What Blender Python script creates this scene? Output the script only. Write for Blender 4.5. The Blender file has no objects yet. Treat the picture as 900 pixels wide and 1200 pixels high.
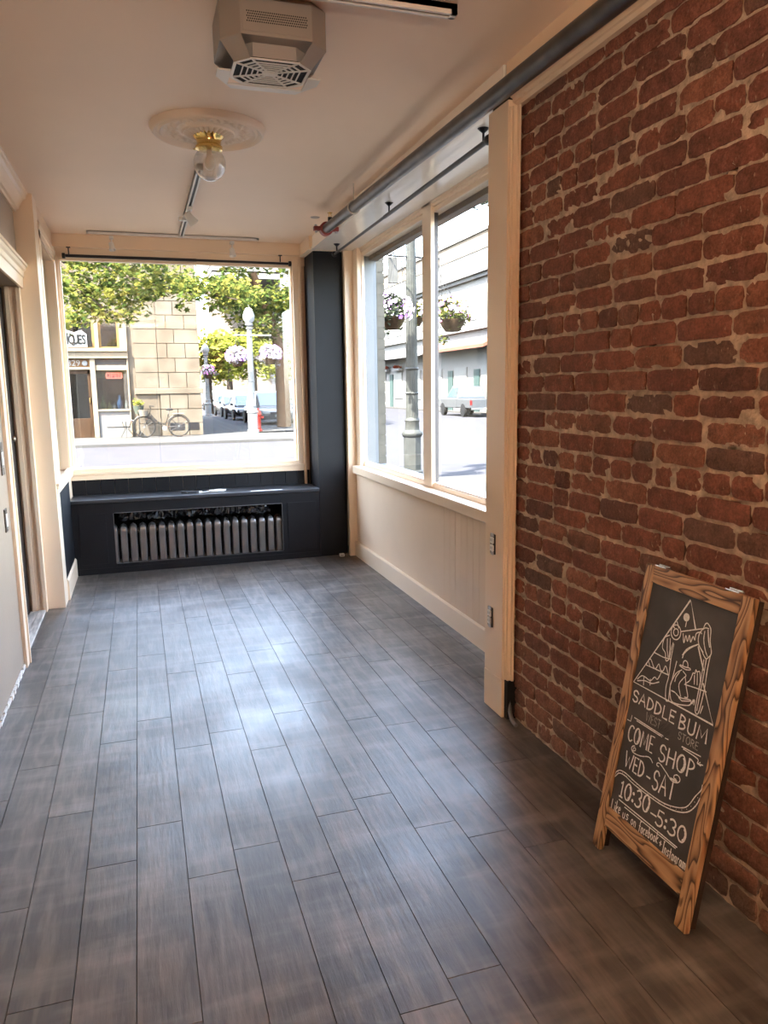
import bpy, bmesh, math, random
from mathutils import Vector, Matrix
random.seed(7)
PI = math.pi
scene = bpy.context.scene
COL = scene.collection

# ------------------------------------------------------------------ camera
F = 892.0
YAW, PITCH, ROLL = math.radians(17.614), math.radians(9.2237), math.radians(-0.8135)
CAM = Vector((0, 0, 1.5))
def cam_axes():
    cy, sy = math.cos(YAW), math.sin(YAW)
    fwd = Vector((sy, cy, 0)); right = Vector((cy, -sy, 0)); up = Vector((0, 0, 1))
    cp, sp = math.cos(PITCH), math.sin(PITCH)
    f2 = fwd * cp - up * sp; u2 = up * cp + fwd * sp
    cr, sr = math.cos(ROLL), math.sin(ROLL)
    return right * cr + u2 * sr, u2 * cr - right * sr, f2
RT, UP, FW = cam_axes()
cd = bpy.data.cameras.new('camera')
cd.sensor_fit = 'VERTICAL'; cd.sensor_height = 24.0; cd.sensor_width = 18.0
cd.lens = F / 1200 * 24.0
cd.clip_start = 0.05; cd.clip_end = 400
cam = bpy.data.objects.new('camera', cd); COL.objects.link(cam)
m = Matrix.Identity(4)
for i in range(3):
    m[i][0] = RT[i]; m[i][1] = UP[i]; m[i][2] = -FW[i]; m[i][3] = CAM[i]
cam.matrix_world = m
scene.camera = cam
def at(px, py, Y):
    """world point seen at a photo pixel, at depth Y (used to survey the street)"""
    d = RT * ((px - 450) / F) - UP * ((py - 600) / F) + FW
    return CAM + d * (Y / d.y)

# ------------------------------------------------------------------ materials
MATS = {}
def mat(name, col, rough=0.5, metal=0.0, var=0.0, vscale=6.0, bump=0.0, bscale=40.0, emit=None, estr=0.0, spec=0.5, stretch=None, coat=0.0):
    if name in MATS: return MATS[name]
    m = bpy.data.materials.new(name); m.use_nodes = True
    nt = m.node_tree; b = nt.nodes['Principled BSDF']
    b.inputs['Base Color'].default_value = (*col, 1)
    b.inputs['Roughness'].default_value = rough
    b.inputs['Metallic'].default_value = metal
    b.inputs['Specular IOR Level'].default_value = spec
    if coat: b.inputs['Coat Weight'].default_value = coat
    if emit:
        b.inputs['Emission Color'].default_value = (*emit, 1); b.inputs['Emission Strength'].default_value = estr
    if var or bump:
        tc = nt.nodes.new('ShaderNodeTexCoord'); mp = nt.nodes.new('ShaderNodeMapping')
        nt.links.new(tc.outputs['Object'], mp.inputs['Vector'])
        if stretch: mp.inputs['Scale'].default_value = stretch
    if var:
        n = nt.nodes.new('ShaderNodeTexNoise'); n.inputs['Scale'].default_value = vscale; n.inputs['Detail'].default_value = 5
        nt.links.new(mp.outputs[0], n.inputs['Vector'])
        r = nt.nodes.new('ShaderNodeValToRGB')
        r.color_ramp.elements[0].position = 0.3; r.color_ramp.elements[1].position = 0.7
        r.color_ramp.elements[0].color = (*[c * (1 - var) for c in col], 1)
        r.color_ramp.elements[1].color = (*[min(1, c * (1 + var)) for c in col], 1)
        nt.links.new(n.outputs['Fac'], r.inputs['Fac']); nt.links.new(r.outputs[0], b.inputs['Base Color'])
    if bump:
        n2 = nt.nodes.new('ShaderNodeTexNoise'); n2.inputs['Scale'].default_value = bscale; n2.inputs['Detail'].default_value = 4
        nt.links.new(mp.outputs[0], n2.inputs['Vector'])
        bp = nt.nodes.new('ShaderNodeBump'); bp.inputs['Strength'].default_value = bump; bp.inputs['Distance'].default_value = 0.01
        nt.links.new(n2.outputs['Fac'], bp.inputs['Height']); nt.links.new(bp.outputs[0], b.inputs['Normal'])
    MATS[name] = m
    return m

def pane_mat(name, tint=(1, 1, 1), refl=0.06, rough=0.0):
    if name in MATS: return MATS[name]
    m = bpy.data.materials.new(name); m.use_nodes = True
    nt = m.node_tree; nt.nodes.clear()
    o = nt.nodes.new('ShaderNodeOutputMaterial'); t = nt.nodes.new('ShaderNodeBsdfTransparent'); g = nt.nodes.new('ShaderNodeBsdfGlossy')
    t.inputs[0].default_value = (*tint, 1); g.inputs['Roughness'].default_value = rough
    x = nt.nodes.new('ShaderNodeMixShader'); x.inputs[0].default_value = refl
    nt.links.new(t.outputs[0], x.inputs[1]); nt.links.new(g.outputs[0], x.inputs[2]); nt.links.new(x.outputs[0], o.inputs[0])
    MATS[name] = m
    return m

def leaf_mat(name, cols, trans=0.5):
    if name in MATS: return MATS[name]
    m = bpy.data.materials.new(name); m.use_nodes = True
    nt = m.node_tree; nt.nodes.clear()
    o = nt.nodes.new('ShaderNodeOutputMaterial'); d = nt.nodes.new('ShaderNodeBsdfDiffuse'); t = nt.nodes.new('ShaderNodeBsdfTranslucent')
    g = nt.nodes.new('ShaderNodeNewGeometry'); r = nt.nodes.new('ShaderNodeValToRGB')
    r.color_ramp.elements[0].color = (*cols[0], 1); r.color_ramp.elements[1].color = (*cols[-1], 1)
    for i, c in enumerate(cols[1:-1]):
        e = r.color_ramp.elements.new((i + 1) / (len(cols) - 1)); e.color = (*c, 1)
    nt.links.new(g.outputs['Random Per Island'], r.inputs[0])
    x = nt.nodes.new('ShaderNodeMixShader'); x.inputs[0].default_value = trans
    nt.links.new(r.outputs[0], d.inputs[0]); nt.links.new(r.outputs[0], t.inputs[0])
    nt.links.new(d.outputs[0], x.inputs[1]); nt.links.new(t.outputs[0], x.inputs[2]); nt.links.new(x.outputs[0], o.inputs[0])
    MATS[name] = m
    return m

def emat(name, col, *a, **k):
    k.setdefault('spec', .06)
    return mat(name, tuple(c * .15 for c in col), *a, **k)
# ------------------------------------------------------------------ mesh builder
class MB:
    def __init__(s): s.v = []; s.f = []; s.sm = []
    def add(s, vs, fs, smooth=False):
        k = len(s.v); s.v += [tuple(p) for p in vs]
        s.f += [tuple(i + k for i in f) for f in fs]; s.sm += [smooth] * len(fs)
        return s
    def box(s, x0, x1, y0, y1, z0, z1):
        return s.add([(x0, y0, z0), (x1, y0, z0), (x1, y1, z0), (x0, y1, z0), (x0, y0, z1), (x1, y0, z1), (x1, y1, z1), (x0, y1, z1)],
                     [(0, 3, 2, 1), (4, 5, 6, 7), (0, 1, 5, 4), (1, 2, 6, 5), (2, 3, 7, 6), (3, 0, 4, 7)])
    def prism(s, poly, a, b, axis='z'):
        """extrude a 2-D polygon between a and b along an axis; poly is (x,y) for z, (x,z) for y, (y,z) for x"""
        n = len(poly)
        def P(p, t):
            return (p[0], p[1], t) if axis == 'z' else (p[0], t, p[1]) if axis == 'y' else (t, p[0], p[1])
        vs = [P(p, a) for p in poly] + [P(p, b) for p in poly]
        fs = [tuple(range(n))[::-1], tuple(range(n, 2 * n))] + [(i, (i + 1) % n, n + (i + 1) % n, n + i) for i in range(n)]
        return s.add(vs, fs)
    def tube(s, pts, r, n=10, caps=True):
        pts = [Vector(p) for p in pts]; rs = r if isinstance(r, (list, tuple)) else [r] * len(pts)
        vs = []; prev = None
        for i, p in enumerate(pts):
            t = (pts[min(i + 1, len(pts) - 1)] - pts[max(i - 1, 0)]).normalized()
            if prev is None:
                a = Vector((0, 0, 1)) if abs(t.z) < .9 else Vector((1, 0, 0))
                u = t.cross(a).normalized()
            else:
                u = (prev - t * prev.dot(t)).normalized()
            prev = u; w = t.cross(u)
            for k in range(n):
                an = 2 * PI * k / n
                vs.append(p + (u * math.cos(an) + w * math.sin(an)) * rs[i])
        fs = []
        for i in range(len(pts) - 1):
            for k in range(n):
                fs.append((i * n + k, i * n + (k + 1) % n, (i + 1) * n + (k + 1) % n, (i + 1) * n + k))
        s.add(vs, fs, True)
        if caps:
            k = len(s.v) - len(vs)
            s.f += [tuple(k + i for i in range(n))[::-1], tuple(k + (len(pts) - 1) * n + i for i in range(n))]; s.sm += [False, False]
        return s
    def lathe(s, prof, c=(0, 0, 0), n=24, axis='z', caps=True):
        """prof: (radius, height) pairs"""
        vs = []
        for r, h in prof:
            for k in range(n):
                a = 2 * PI * k / n; x, y = r * math.cos(a), r * math.sin(a)
                p = (x, y, h) if axis == 'z' else (h, x, y) if axis == 'x' else (x, h, y)
                vs.append((c[0] + p[0], c[1] + p[1], c[2] + p[2]))
        fs = []
        for i in range(len(prof) - 1):
            for k in range(n):
                fs.append((i * n + k, i * n + (k + 1) % n, (i + 1) * n + (k + 1) % n, (i + 1) * n + k))
        k0 = len(s.v); s.add(vs, fs, True)
        if caps:
            if prof[0][0] > 1e-5: s.f.append(tuple(k0 + i for i in range(n))[::-1]); s.sm.append(False)
            if prof[-1][0] > 1e-5: s.f.append(tuple(k0 + (len(prof) - 1) * n + i for i in range(n))); s.sm.append(False)
        return s
    def xf(s, M, start=0):
        for i in range(start, len(s.v)): s.v[i] = tuple(M @ Vector(s.v[i]))
        return s
    def build(s, name, material, parent=None, bevel=0.0, loc=None, fix=True):
        me = bpy.data.meshes.new(name); me.from_pydata(s.v, [], s.f); me.update()
        me.polygons.foreach_set('use_smooth', s.sm)
        if fix:
            bm = bmesh.new(); bm.from_mesh(me); bmesh.ops.recalc_face_normals(bm, faces=bm.faces[:]); bm.to_mesh(me); bm.free()
        if any(s.sm): me.set_sharp_from_angle(angle=math.radians(42))
        me.materials.append(material)
        o = bpy.data.objects.new(name, me); COL.objects.link(o)
        if parent is not None:
            o.parent = parent
            o.matrix_parent_inverse = Matrix.Translation(-parent_loc(parent)) if not s.local else Matrix.Identity(4)
        if loc: o.location = loc
        if bevel:
            b = o.modifiers.new('bevel', 'BEVEL'); b.width = bevel; b.segments = 2; b.limit_method = 'ANGLE'; b.angle_limit = math.radians(40)
        return o
    local = False
def parent_loc(p):
    return p.location.copy() if p.parent is None else Vector((0, 0, 0))   # a part's own origin stays at the world origin
class LMB(MB):
    """same builder, with coordinates local to the parent"""
    local = True
def tag(o, label=None, cat=None, group=None, kind=None):
    if label: o['label'] = label
    if cat: o['category'] = cat
    if group: o['group'] = group
    if kind: o['kind'] = kind
    return o
def thing(name, label, cat, loc=(0, 0, 0), group=None, rz=0.0):
    o = bpy.data.objects.new(name, None); COL.objects.link(o); o.location = loc; o.rotation_euler = (0, 0, rz)
    o.empty_display_size = 0.1
    return tag(o, label, cat, group)
TRIMS = [0]
def struct(mb, name, material, bevel=0.0, label=None):
    if name.startswith('trim_'):                      # trims are numbered; what they are goes into the label
        label = label or name[5:].replace('_', ' ') + ' trim'; TRIMS[0] += 1; name = 'trim_%d' % TRIMS[0]
    o = mb.build(name, material, bevel=bevel); o['kind'] = 'structure'
    if label: o['label'] = label
    return o
def copy_tree(o, parent=None):
    c = o.copy(); COL.objects.link(c)
    if parent is not None: c.parent = parent
    for ch in list(o.children): copy_tree(ch, c)
    return c
def text_mesh(s, size, material, name, parent=None, mw=None, extrude=0.002, align='CENTER', offset=0.0):
    cu = bpy.data.curves.new('t', 'FONT'); cu.body = s; cu.size = size; cu.extrude = extrude; cu.align_x = align; cu.align_y = 'CENTER'; cu.offset = offset
    cu.resolution_u = 4
    t = bpy.data.objects.new('t', cu); COL.objects.link(t)
    dg = bpy.context.evaluated_depsgraph_get()
    me = bpy.data.meshes.new_from_object(t.evaluated_get(dg)); bpy.data.objects.remove(t)
    me.name = name; me.materials.clear(); me.materials.append(material)
    if mw is not None: me.transform(mw)
    o = bpy.data.objects.new(name, me); COL.objects.link(o)
    if parent is not None: o.parent = parent; o.matrix_parent_inverse = Matrix.Translation(-parent_loc(parent))
    return o

# ------------------------------------------------------------------ palette
CREAM = mat('cream_paint', (0.76, 0.57, 0.40), 0.42, var=0.03, vscale=3, bump=0.05, bscale=60)
TRIM = mat('cream_gloss_trim', (0.84, 0.655, 0.47), 0.32)
GLOSSW = mat('gloss_white_paint', (0.90, 0.82, 0.72), 0.18, var=0.02, vscale=5, bump=0.08, bscale=14)
CEIL = mat('ceiling_paint', (0.86, 0.66, 0.50), 0.55, var=0.025, vscale=1.5, bump=0.04, bscale=30)
BLACK = mat('black_paint', (0.0066, 0.0066, 0.0078), 0.5, spec=.22, var=0.25, vscale=4, bump=0.06, bscale=25)
BLACKV = mat('black_hole', (0.004, 0.004, 0.004), 0.8)
IRON = mat('dark_steel_pipe', (0.085, 0.075, 0.068), 0.36, 0.6, var=0.3, vscale=12)
RODM = mat('black_iron_rod', (0.03, 0.027, 0.026), 0.33, 0.7, var=0.2)
REDM = mat('red_enamel', (0.24, 0.03, 0.025), 0.4)
BRASS = mat('polished_brass', (0.83, 0.58, 0.20), 0.16, 1.0)
WHITEP = mat('white_plastic', (0.80, 0.78, 0.74), 0.35)
GREYM = mat('grey_enamel', (0.30, 0.265, 0.235), 0.38, var=0.03)
STEEL = mat('galvanised_steel', (0.55, 0.55, 0.55), 0.38, 0.8, var=0.15, vscale=30)
PANE = pane_mat('window_glass', (0.97, 0.985, 0.98), 0.035)
PANED = pane_mat('shop_glass', (0.75, 0.78, 0.78), 0.12)
SKY_STRENGTH, SUN_STRENGTH, FILL_W, UP_FILL_W, EXPOSURE = 1.17, 26.0, 1.0, 46.0, 2.15
# ================================================================== THE SETTING
XL, XB, XP, XW, XG = -0.69, 1.550, 1.50, 1.82, 1.88     # left wall, brick, post face, bay wall, bay glass
YC, YB, ZC = 6.63, 7.0, 2.78                            # cabinet front, back wall, ceiling
Y0 = -3.2                                               # rear end of the room behind the camera

# ---- floor: 6 x 36 inch planks, seams surveyed from the photograph
def floor_mat():
    m = bpy.data.materials.new('washed_plank_floor'); m.use_nodes = True
    nt = m.node_tree; b = nt.nodes['Principled BSDF']; L = nt.links.new
    tc = nt.nodes.new('ShaderNodeTexCoord'); g = nt.nodes.new('ShaderNodeNewGeometry')
    # per-plank offset so every plank carries its own grain
    mul = nt.nodes.new('ShaderNodeMath'); mul.operation = 'MULTIPLY'; mul.inputs[1].default_value = 37.0
    L(g.outputs['Random Per Island'], mul.inputs[0])
    cx = nt.nodes.new('ShaderNodeCombineXYZ'); L(mul.outputs[0], cx.inputs[2]); L(mul.outputs[0], cx.inputs[0])
    ad = nt.nodes.new('ShaderNodeVectorMath'); ad.operation = 'ADD'; L(tc.outputs['Object'], ad.inputs[0]); L(cx.outputs[0], ad.inputs[1])
    mp = nt.nodes.new('ShaderNodeMapping'); mp.inputs['Scale'].default_value = (1, 0.11, 1); L(ad.outputs[0], mp.inputs[0])
    grain = nt.nodes.new('ShaderNodeTexNoise'); grain.inputs['Scale'].default_value = 46; grain.inputs['Detail'].default_value = 6; grain.inputs['Roughness'].default_value = .65
    L(mp.outputs[0], grain.inputs[0])
    mp2 = nt.nodes.new('ShaderNodeMapping'); mp2.inputs['Scale'].default_value = (1, 0.16, 1); L(ad.outputs[0], mp2.inputs[0])
    wv = nt.nodes.new('ShaderNodeTexWave'); wv.wave_type = 'RINGS'; wv.inputs['Scale'].default_value = 16; wv.inputs['Distortion'].default_value = 9; wv.inputs['Detail'].default_value = 3
    L(mp2.outputs[0], wv.inputs[0])
    big = nt.nodes.new('ShaderNodeTexNoise'); big.inputs['Scale'].default_value = 2.3; big.inputs['Detail'].default_value = 5; L(tc.outputs['Object'], big.inputs[0])
    base = nt.nodes.new('ShaderNodeValToRGB'); L(g.outputs['Random Per Island'], base.inputs[0])
    base.color_ramp.elements[0].color = (0.088, 0.070, 0.057, 1); base.color_ramp.elements[1].color = (0.128, 0.105, 0.088, 1)
    gr = nt.nodes.new('ShaderNodeValToRGB'); L(grain.outputs['Fac'], gr.inputs[0])
    gr.color_ramp.elements[0].position = .3; gr.color_ramp.elements[1].position = .75
    gr.color_ramp.elements[0].color = (0.42, 0.42, 0.42, 1); gr.color_ramp.elements[1].color = (1.5, 1.5, 1.5, 1)
    mx = nt.nodes.new('ShaderNodeMix'); mx.data_type = 'RGBA'; mx.blend_type = 'MULTIPLY'; mx.inputs[0].default_value = 0.8
    L(base.outputs[0], mx.inputs[6]); L(gr.outputs[0], mx.inputs[7])
    wr = nt.nodes.new('ShaderNodeValToRGB'); L(wv.outputs['Fac'], wr.inputs[0])
    wr.color_ramp.elements[0].color = (0.5, 0.5, 0.5, 1); wr.color_ramp.elements[1].color = (1.1, 1.1, 1.1, 1); wr.color_ramp.elements[0].position = .25
    mx2 = nt.nodes.new('ShaderNodeMix'); mx2.data_type = 'RGBA'; mx2.blend_type = 'MULTIPLY'; mx2.inputs[0].default_value = 0.85
    L(mx.outputs[2], mx2.inputs[6]); L(wr.outputs[0], mx2.inputs[7])
    # worn pale scuffs and traffic dust
    sc = nt.nodes.new('ShaderNodeTexNoise'); sc.inputs['Scale'].default_value = 4.3; sc.inputs['Detail'].default_value = 4; sc.inputs['Roughness'].default_value = .55
    mp3 = nt.nodes.new('ShaderNodeMapping'); mp3.inputs['Scale'].default_value = (.55, 2.3, 1); mp3.inputs['Rotation'].default_value = (0, 0, -.35); L(tc.outputs['Object'], mp3.inputs[0]); L(mp3.outputs[0], sc.inputs[0])
    sr = nt.nodes.new('ShaderNodeMapRange'); sr.interpolation_type = 'SMOOTHSTEP'; sr.inputs[1].default_value = .42; sr.inputs[2].default_value = .86; sr.inputs[3].default_value = 0; sr.inputs[4].default_value = .62
    L(sc.outputs['Fac'], sr.inputs[0])
    mx3 = nt.nodes.new('ShaderNodeMix'); mx3.data_type = 'RGBA'; L(mx2.outputs[2], mx3.inputs[6]); mx3.inputs[7].default_value = (0.27, 0.24, 0.21, 1); L(sr.outputs[0], mx3.inputs[0])
    L(mx3.outputs[2], b.inputs['Base Color'])
    rr = nt.nodes.new('ShaderNodeMapRange'); rr.inputs[1].default_value = .3; rr.inputs[2].default_value = .7; rr.inputs[3].default_value = .295; rr.inputs[4].default_value = .50
    L(big.outputs['Fac'], rr.inputs[0]); L(rr.outputs[0], b.inputs['Roughness'])
    b.inputs['Specular IOR Level'].default_value = 1.0
    bp = nt.nodes.new('ShaderNodeBump'); bp.inputs['Strength'].default_value = .34; bp.inputs['Distance'].default_value = .004
    sm2 = nt.nodes.new('ShaderNodeMath'); sm2.operation = 'ADD'; L(grain.outputs['Fac'], sm2.inputs[0])
    bg = nt.nodes.new('ShaderNodeMath'); bg.operation = 'MULTIPLY'; bg.inputs[1].default_value = 2.2; L(big.outputs['Fac'], bg.inputs[0]); L(bg.outputs[0], sm2.inputs[1])
    L(sm2.outputs[0], bp.inputs['Height']); L(bp.outputs[0], b.inputs['Normal'])
    return m
FLOORM = floor_mat()
SEAM, PW, PL = -0.248, 0.1522, 0.914
anchors = {-2: 2.264, -1: 2.765, 0: 2.402, 1: 2.592, 2: 2.248, 3: 2.354, 4: 2.129, 5: 2.459}
fl = MB()
for k in range(-4, 15):
    x0 = SEAM + k * PW; x1 = x0 + PW
    y = anchors.get(k, 2.2 + random.random() * .9); y -= math.ceil((y - Y0) / PL) * PL
    while y < YB + .05:
        a, b = max(y, Y0), min(y + PL, YB + .05)
        if b - a > .02:
            g = .0003; c = .0011; dz = -random.random() * .0003
            xa, xb, ya, yb = x0 + g, x1 - g, a + g, b - g
            fl.add([(xa, ya, -.004), (xb, ya, -.004), (xb, yb, -.004), (xa, yb, -.004),
                    (xa + c, ya + c, dz), (xb - c, ya + c, dz), (xb - c, yb - c, dz), (xa + c, yb - c, dz)],
                   [(4, 5, 6, 7), (0, 1, 5, 4), (1, 2, 6, 5), (2, 3, 7, 6), (3, 0, 4, 7)])
        y += PL
floor = struct(fl, 'floor', FLOORM)
MB().box(-1.0, 2.0, Y0, 7.15, -.14, -.004).build('floor_slab', mat('floor_gap', (0.03, 0.025, 0.02), .8), floor)

# ---- ceiling and bay soffit
ce = MB().box(-.82, 1.53, Y0, YB + .15, ZC, ZC + .1)
ce.box(1.53, 2.0, Y0, 7.15, ZC, ZC + .1)
struct(ce, 'ceiling', CEIL)
so = MB().box(1.505, 2.0, 3.172, 6.60, 2.668, ZC)
struct(so, 'ceiling_bay', GLOSSW)
fa = MB().box(1.485, 1.505, 3.0, 6.58, 2.664, ZC)          # fascia with stepped mouldings behind the pipe
fa.box(1.470, 1.485, 3.172, 6.56, 2.664, 2.684).box(1.478, 1.485, 3.172, 6.56, 2.684, 2.70)
struct(fa, 'trim_bay_fascia', GLOSSW, bevel=.002)

# ---- brick wall
def brick_mats():
    m = bpy.data.materials.new('old_red_brick'); m.use_nodes = True
    nt = m.node_tree; b = nt.nodes['Principled BSDF']; L = nt.links.new
    g = nt.nodes.new('ShaderNodeNewGeometry'); tc = nt.nodes.new('ShaderNodeTexCoord')
    r = nt.nodes.new('ShaderNodeValToRGB'); L(g.outputs['Random Per Island'], r.inputs[0])
    cols = [(0.16, 0.075, 0.058), (0.275, 0.104, 0.071), (0.22, 0.087, 0.063), (0.31, 0.115, 0.073), (0.255, 0.098, 0.068), (0.345, 0.142, 0.088), (0.17, 0.096, 0.075)]
    r.color_ramp.elements[0].color = (*cols[0], 1); r.color_ramp.elements[1].color = (*cols[-1], 1)
    for i, c in enumerate(cols[1:-1]):
        e = r.color_ramp.elements.new((i + 1) / 6); e.color = (*c, 1)
    n = nt.nodes.new('ShaderNodeTexNoise'); n.inputs['Scale'].default_value = 22; n.inputs['Detail'].default_value = 8; n.inputs['Roughness'].default_value = .7
    L(tc.outputs['Object'], n.inputs[0])
    nr = nt.nodes.new('ShaderNodeValToRGB'); L(n.outputs['Fac'], nr.inputs[0])
    nr.color_ramp.elements[0].position = .3; nr.color_ramp.elements[1].position = .72
    nr.color_ramp.elements[0].color = (.5, .5, .5, 1); nr.color_ramp.elements[1].color = (1.3, 1.25, 1.2, 1)
    mx = nt.nodes.new('ShaderNodeMix'); mx.data_type = 'RGBA'; mx.blend_type = 'MULTIPLY'; mx.inputs[0].default_value = 1
    L(r.outputs[0], mx.inputs[6]); L(nr.outputs[0], mx.inputs[7])
    # pale mortar smears, dragged downwards
    mp = nt.nodes.new('ShaderNodeMapping'); mp.inputs['Scale'].default_value = (1, 1.7, .8); L(tc.outputs['Object'], mp.inputs[0])
    s = nt.nodes.new('ShaderNodeTexNoise'); s.inputs['Scale'].default_value = 17; s.inputs['Detail'].default_value = 7; s.inputs['Roughness'].default_value = .68; L(mp.outputs[0], s.inputs[0])
    sr = nt.nodes.new('ShaderNodeValToRGB'); L(s.outputs['Fac'], sr.inputs[0]); sr.color_ramp.elements[0].position = .62; sr.color_ramp.elements[1].position = .74
    mx2 = nt.nodes.new('ShaderNodeMix'); mx2.data_type = 'RGBA'; L(mx.outputs[2], mx2.inputs[6]); mx2.inputs[7].default_value = (.33, .22, .15, 1)
    f = nt.nodes.new('ShaderNodeMath'); f.operation = 'MULTIPLY'; f.inputs[1].default_value = .75; L(sr.outputs[0], f.inputs[0]); L(f.outputs[0], mx2.inputs[0])
    # soot blotches
    k = nt.nodes.new('ShaderNodeTexNoise'); k.inputs['Scale'].default_value = 3.4; k.inputs['Detail'].default_value = 6; L(tc.outputs['Object'], k.inputs[0])
    kr = nt.nodes.new('ShaderNodeValToRGB'); L(k.outputs['Fac'], kr.inputs[0]); kr.color_ramp.elements[0].position = .56; kr.color_ramp.elements[1].position = .76
    mx3 = nt.nodes.new('ShaderNodeMix'); mx3.data_type = 'RGBA'; L(mx2.outputs[2], mx3.inputs[6]); mx3.inputs[7].default_value = (.05, .035, .03, 1)
    f2 = nt.nodes.new('ShaderNodeMath'); f2.operation = 'MULTIPLY'; f2.inputs[1].default_value = .6; L(kr.outputs[0], f2.inputs[0]); L(f2.outputs[0], mx3.inputs[0])
    # greyer, limewashed courses near the floor
    sx = nt.nodes.new('ShaderNodeSeparateXYZ'); L(tc.outputs['Object'], sx.inputs[0])
    zr = nt.nodes.new('ShaderNodeMapRange'); zr.inputs[1].default_value = .45; zr.inputs[2].default_value = .0; zr.inputs[3].default_value = 0; zr.inputs[4].default_value = .62; L(sx.outputs['Z'], zr.inputs[0])
    zm = nt.nodes.new('ShaderNodeMath'); zm.operation = 'MULTIPLY'; L(zr.outputs[0], zm.inputs[0]); L(n.outputs['Fac'], zm.inputs[1])
    mx4 = nt.nodes.new('ShaderNodeMix'); mx4.data_type = 'RGBA'; L(mx3.outputs[2], mx4.inputs[6]); mx4.inputs[7].default_value = (.25, .19, .14, 1); L(zm.outputs[0], mx4.inputs[0])
    fn = nt.nodes.new('ShaderNodeTexNoise'); fn.inputs['Scale'].default_value = 120; fn.inputs['Detail'].default_value = 5; fn.inputs['Roughness'].default_value = .7; L(tc.outputs['Object'], fn.inputs[0])
    fr = nt.nodes.new('ShaderNodeValToRGB'); L(fn.outputs['Fac'], fr.inputs[0]); fr.color_ramp.elements[0].position = .3; fr.color_ramp.elements[1].position = .7
    fr.color_ramp.elements[0].color = (.55, .52, .5, 1); fr.color_ramp.elements[1].color = (1.4, 1.4, 1.38, 1)
    mx5 = nt.nodes.new('ShaderNodeMix'); mx5.data_type = 'RGBA'; mx5.blend_type = 'MULTIPLY'; mx5.inputs[0].default_value = .9; L(mx4.outputs[2], mx5.inputs[6]); L(fr.outputs[0], mx5.inputs[7])
    vmp = nt.nodes.new('ShaderNodeMapping'); vmp.inputs['Scale'].default_value = (1, 2.6, 1); L(tc.outputs['Object'], vmp.inputs[0])
    sp = nt.nodes.new('ShaderNodeTexNoise'); sp.inputs['Scale'].default_value = 46; sp.inputs['Detail'].default_value = 3; L(vmp.outputs[0], sp.inputs[0])
    spr = nt.nodes.new('ShaderNodeValToRGB'); L(sp.outputs['Fac'], spr.inputs[0]); spr.color_ramp.elements[0].position = .67; spr.color_ramp.elements[1].position = .74
    mx6 = nt.nodes.new('ShaderNodeMix'); mx6.data_type = 'RGBA'; L(mx5.outputs[2], mx6.inputs[6]); mx6.inputs[7].default_value = (.42, .27, .18, 1); L(spr.outputs[0], mx6.inputs[0])
    L(mx6.outputs[2], b.inputs['Base Color']); b.inputs['Roughness'].default_value = .82; b.inputs['Specular IOR Level'].default_value = .3
    bp = nt.nodes.new('ShaderNodeBump'); bp.inputs['Strength'].default_value = .8; bp.inputs['Distance'].default_value = .006; ha = nt.nodes.new('ShaderNodeMath'); ha.operation = 'ADD'; L(n.outputs['Fac'], ha.inputs[0]); L(fn.outputs['Fac'], ha.inputs[1]); L(ha.outputs[0], bp.inputs['Height']); L(bp.outputs[0], b.inputs['Normal'])
    mo = mat('lime_mortar', (.52, .39, .28), .9, var=.35, vscale=30, bump=.9, bscale=70, spec=.2)
    return m, mo
BRICK, MORTAR = brick_mats()
CO = 0.0734; BASE = 1.4 - 19 * CO                          # course edges surveyed beside the post
HEADERS = {round((z - BASE) / CO - .5) for z in (2.244, 1.73, 1.216, .63, .05)}
def brick(mb, y0, y1, z0, z1):
    nu, nv = (7, 4) if y1 - y0 > .15 else (5, 4)
    xf = XB + random.gauss(0, .002); tilt = random.gauss(0, .008); tz = random.gauss(0, .012)
    chip = random.random() < .10; cy, cz = random.choice(((0, 0), (1, 0), (0, 1), (1, 1)))
    vs = []
    for i in range(nu + 1):
        for j in range(nv + 1):
            u, v = i / nu, j / nv
            ed = min(i, nu - i, j, nv - j) == 0
            y = y0 + (y1 - y0) * u + random.gauss(0, .0011 if ed else .001)
            z = z0 + (z1 - z0) * v + random.gauss(0, .0012 if ed else .001)
            x = xf + tilt * (u - .5) * (y1 - y0) + tz * (v - .5) * .06 + random.gauss(0, .0011)
            if ed:
                x += .0025 + random.random() * .002
                if (i in (0, nu)) and (j in (0, nv)): x += .003; y += (.5 - u) * .008; z += (.5 - v) * .007
            if chip and abs(u - cy) < .25 and abs(v - cz) < .4: x += .010
            vs.append((x, y, z))
    W = nv + 1; fs = []
    for i in range(nu):
        for j in range(nv):
            fs.append((i * W + j, i * W + j + 1, (i + 1) * W + j + 1, (i + 1) * W + j))
    ring = [i * W for i in range(nu + 1)] + [nu * W + j for j in range(1, nv + 1)] + [i * W + nv for i in range(nu - 1, -1, -1)] + [j for j in range(nv - 1, 0, -1)]
    k = len(vs); vs += [(XB + .03, vs[i][1], vs[i][2]) for i in ring]
    n = len(ring)
    fs += [(ring[a], ring[(a + 1) % n], k + (a + 1) % n, k + a) for a in range(n)]
    s0 = len(mb.f); mb.add(vs, fs, True)
bw = MB(); YE = 2.985
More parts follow.
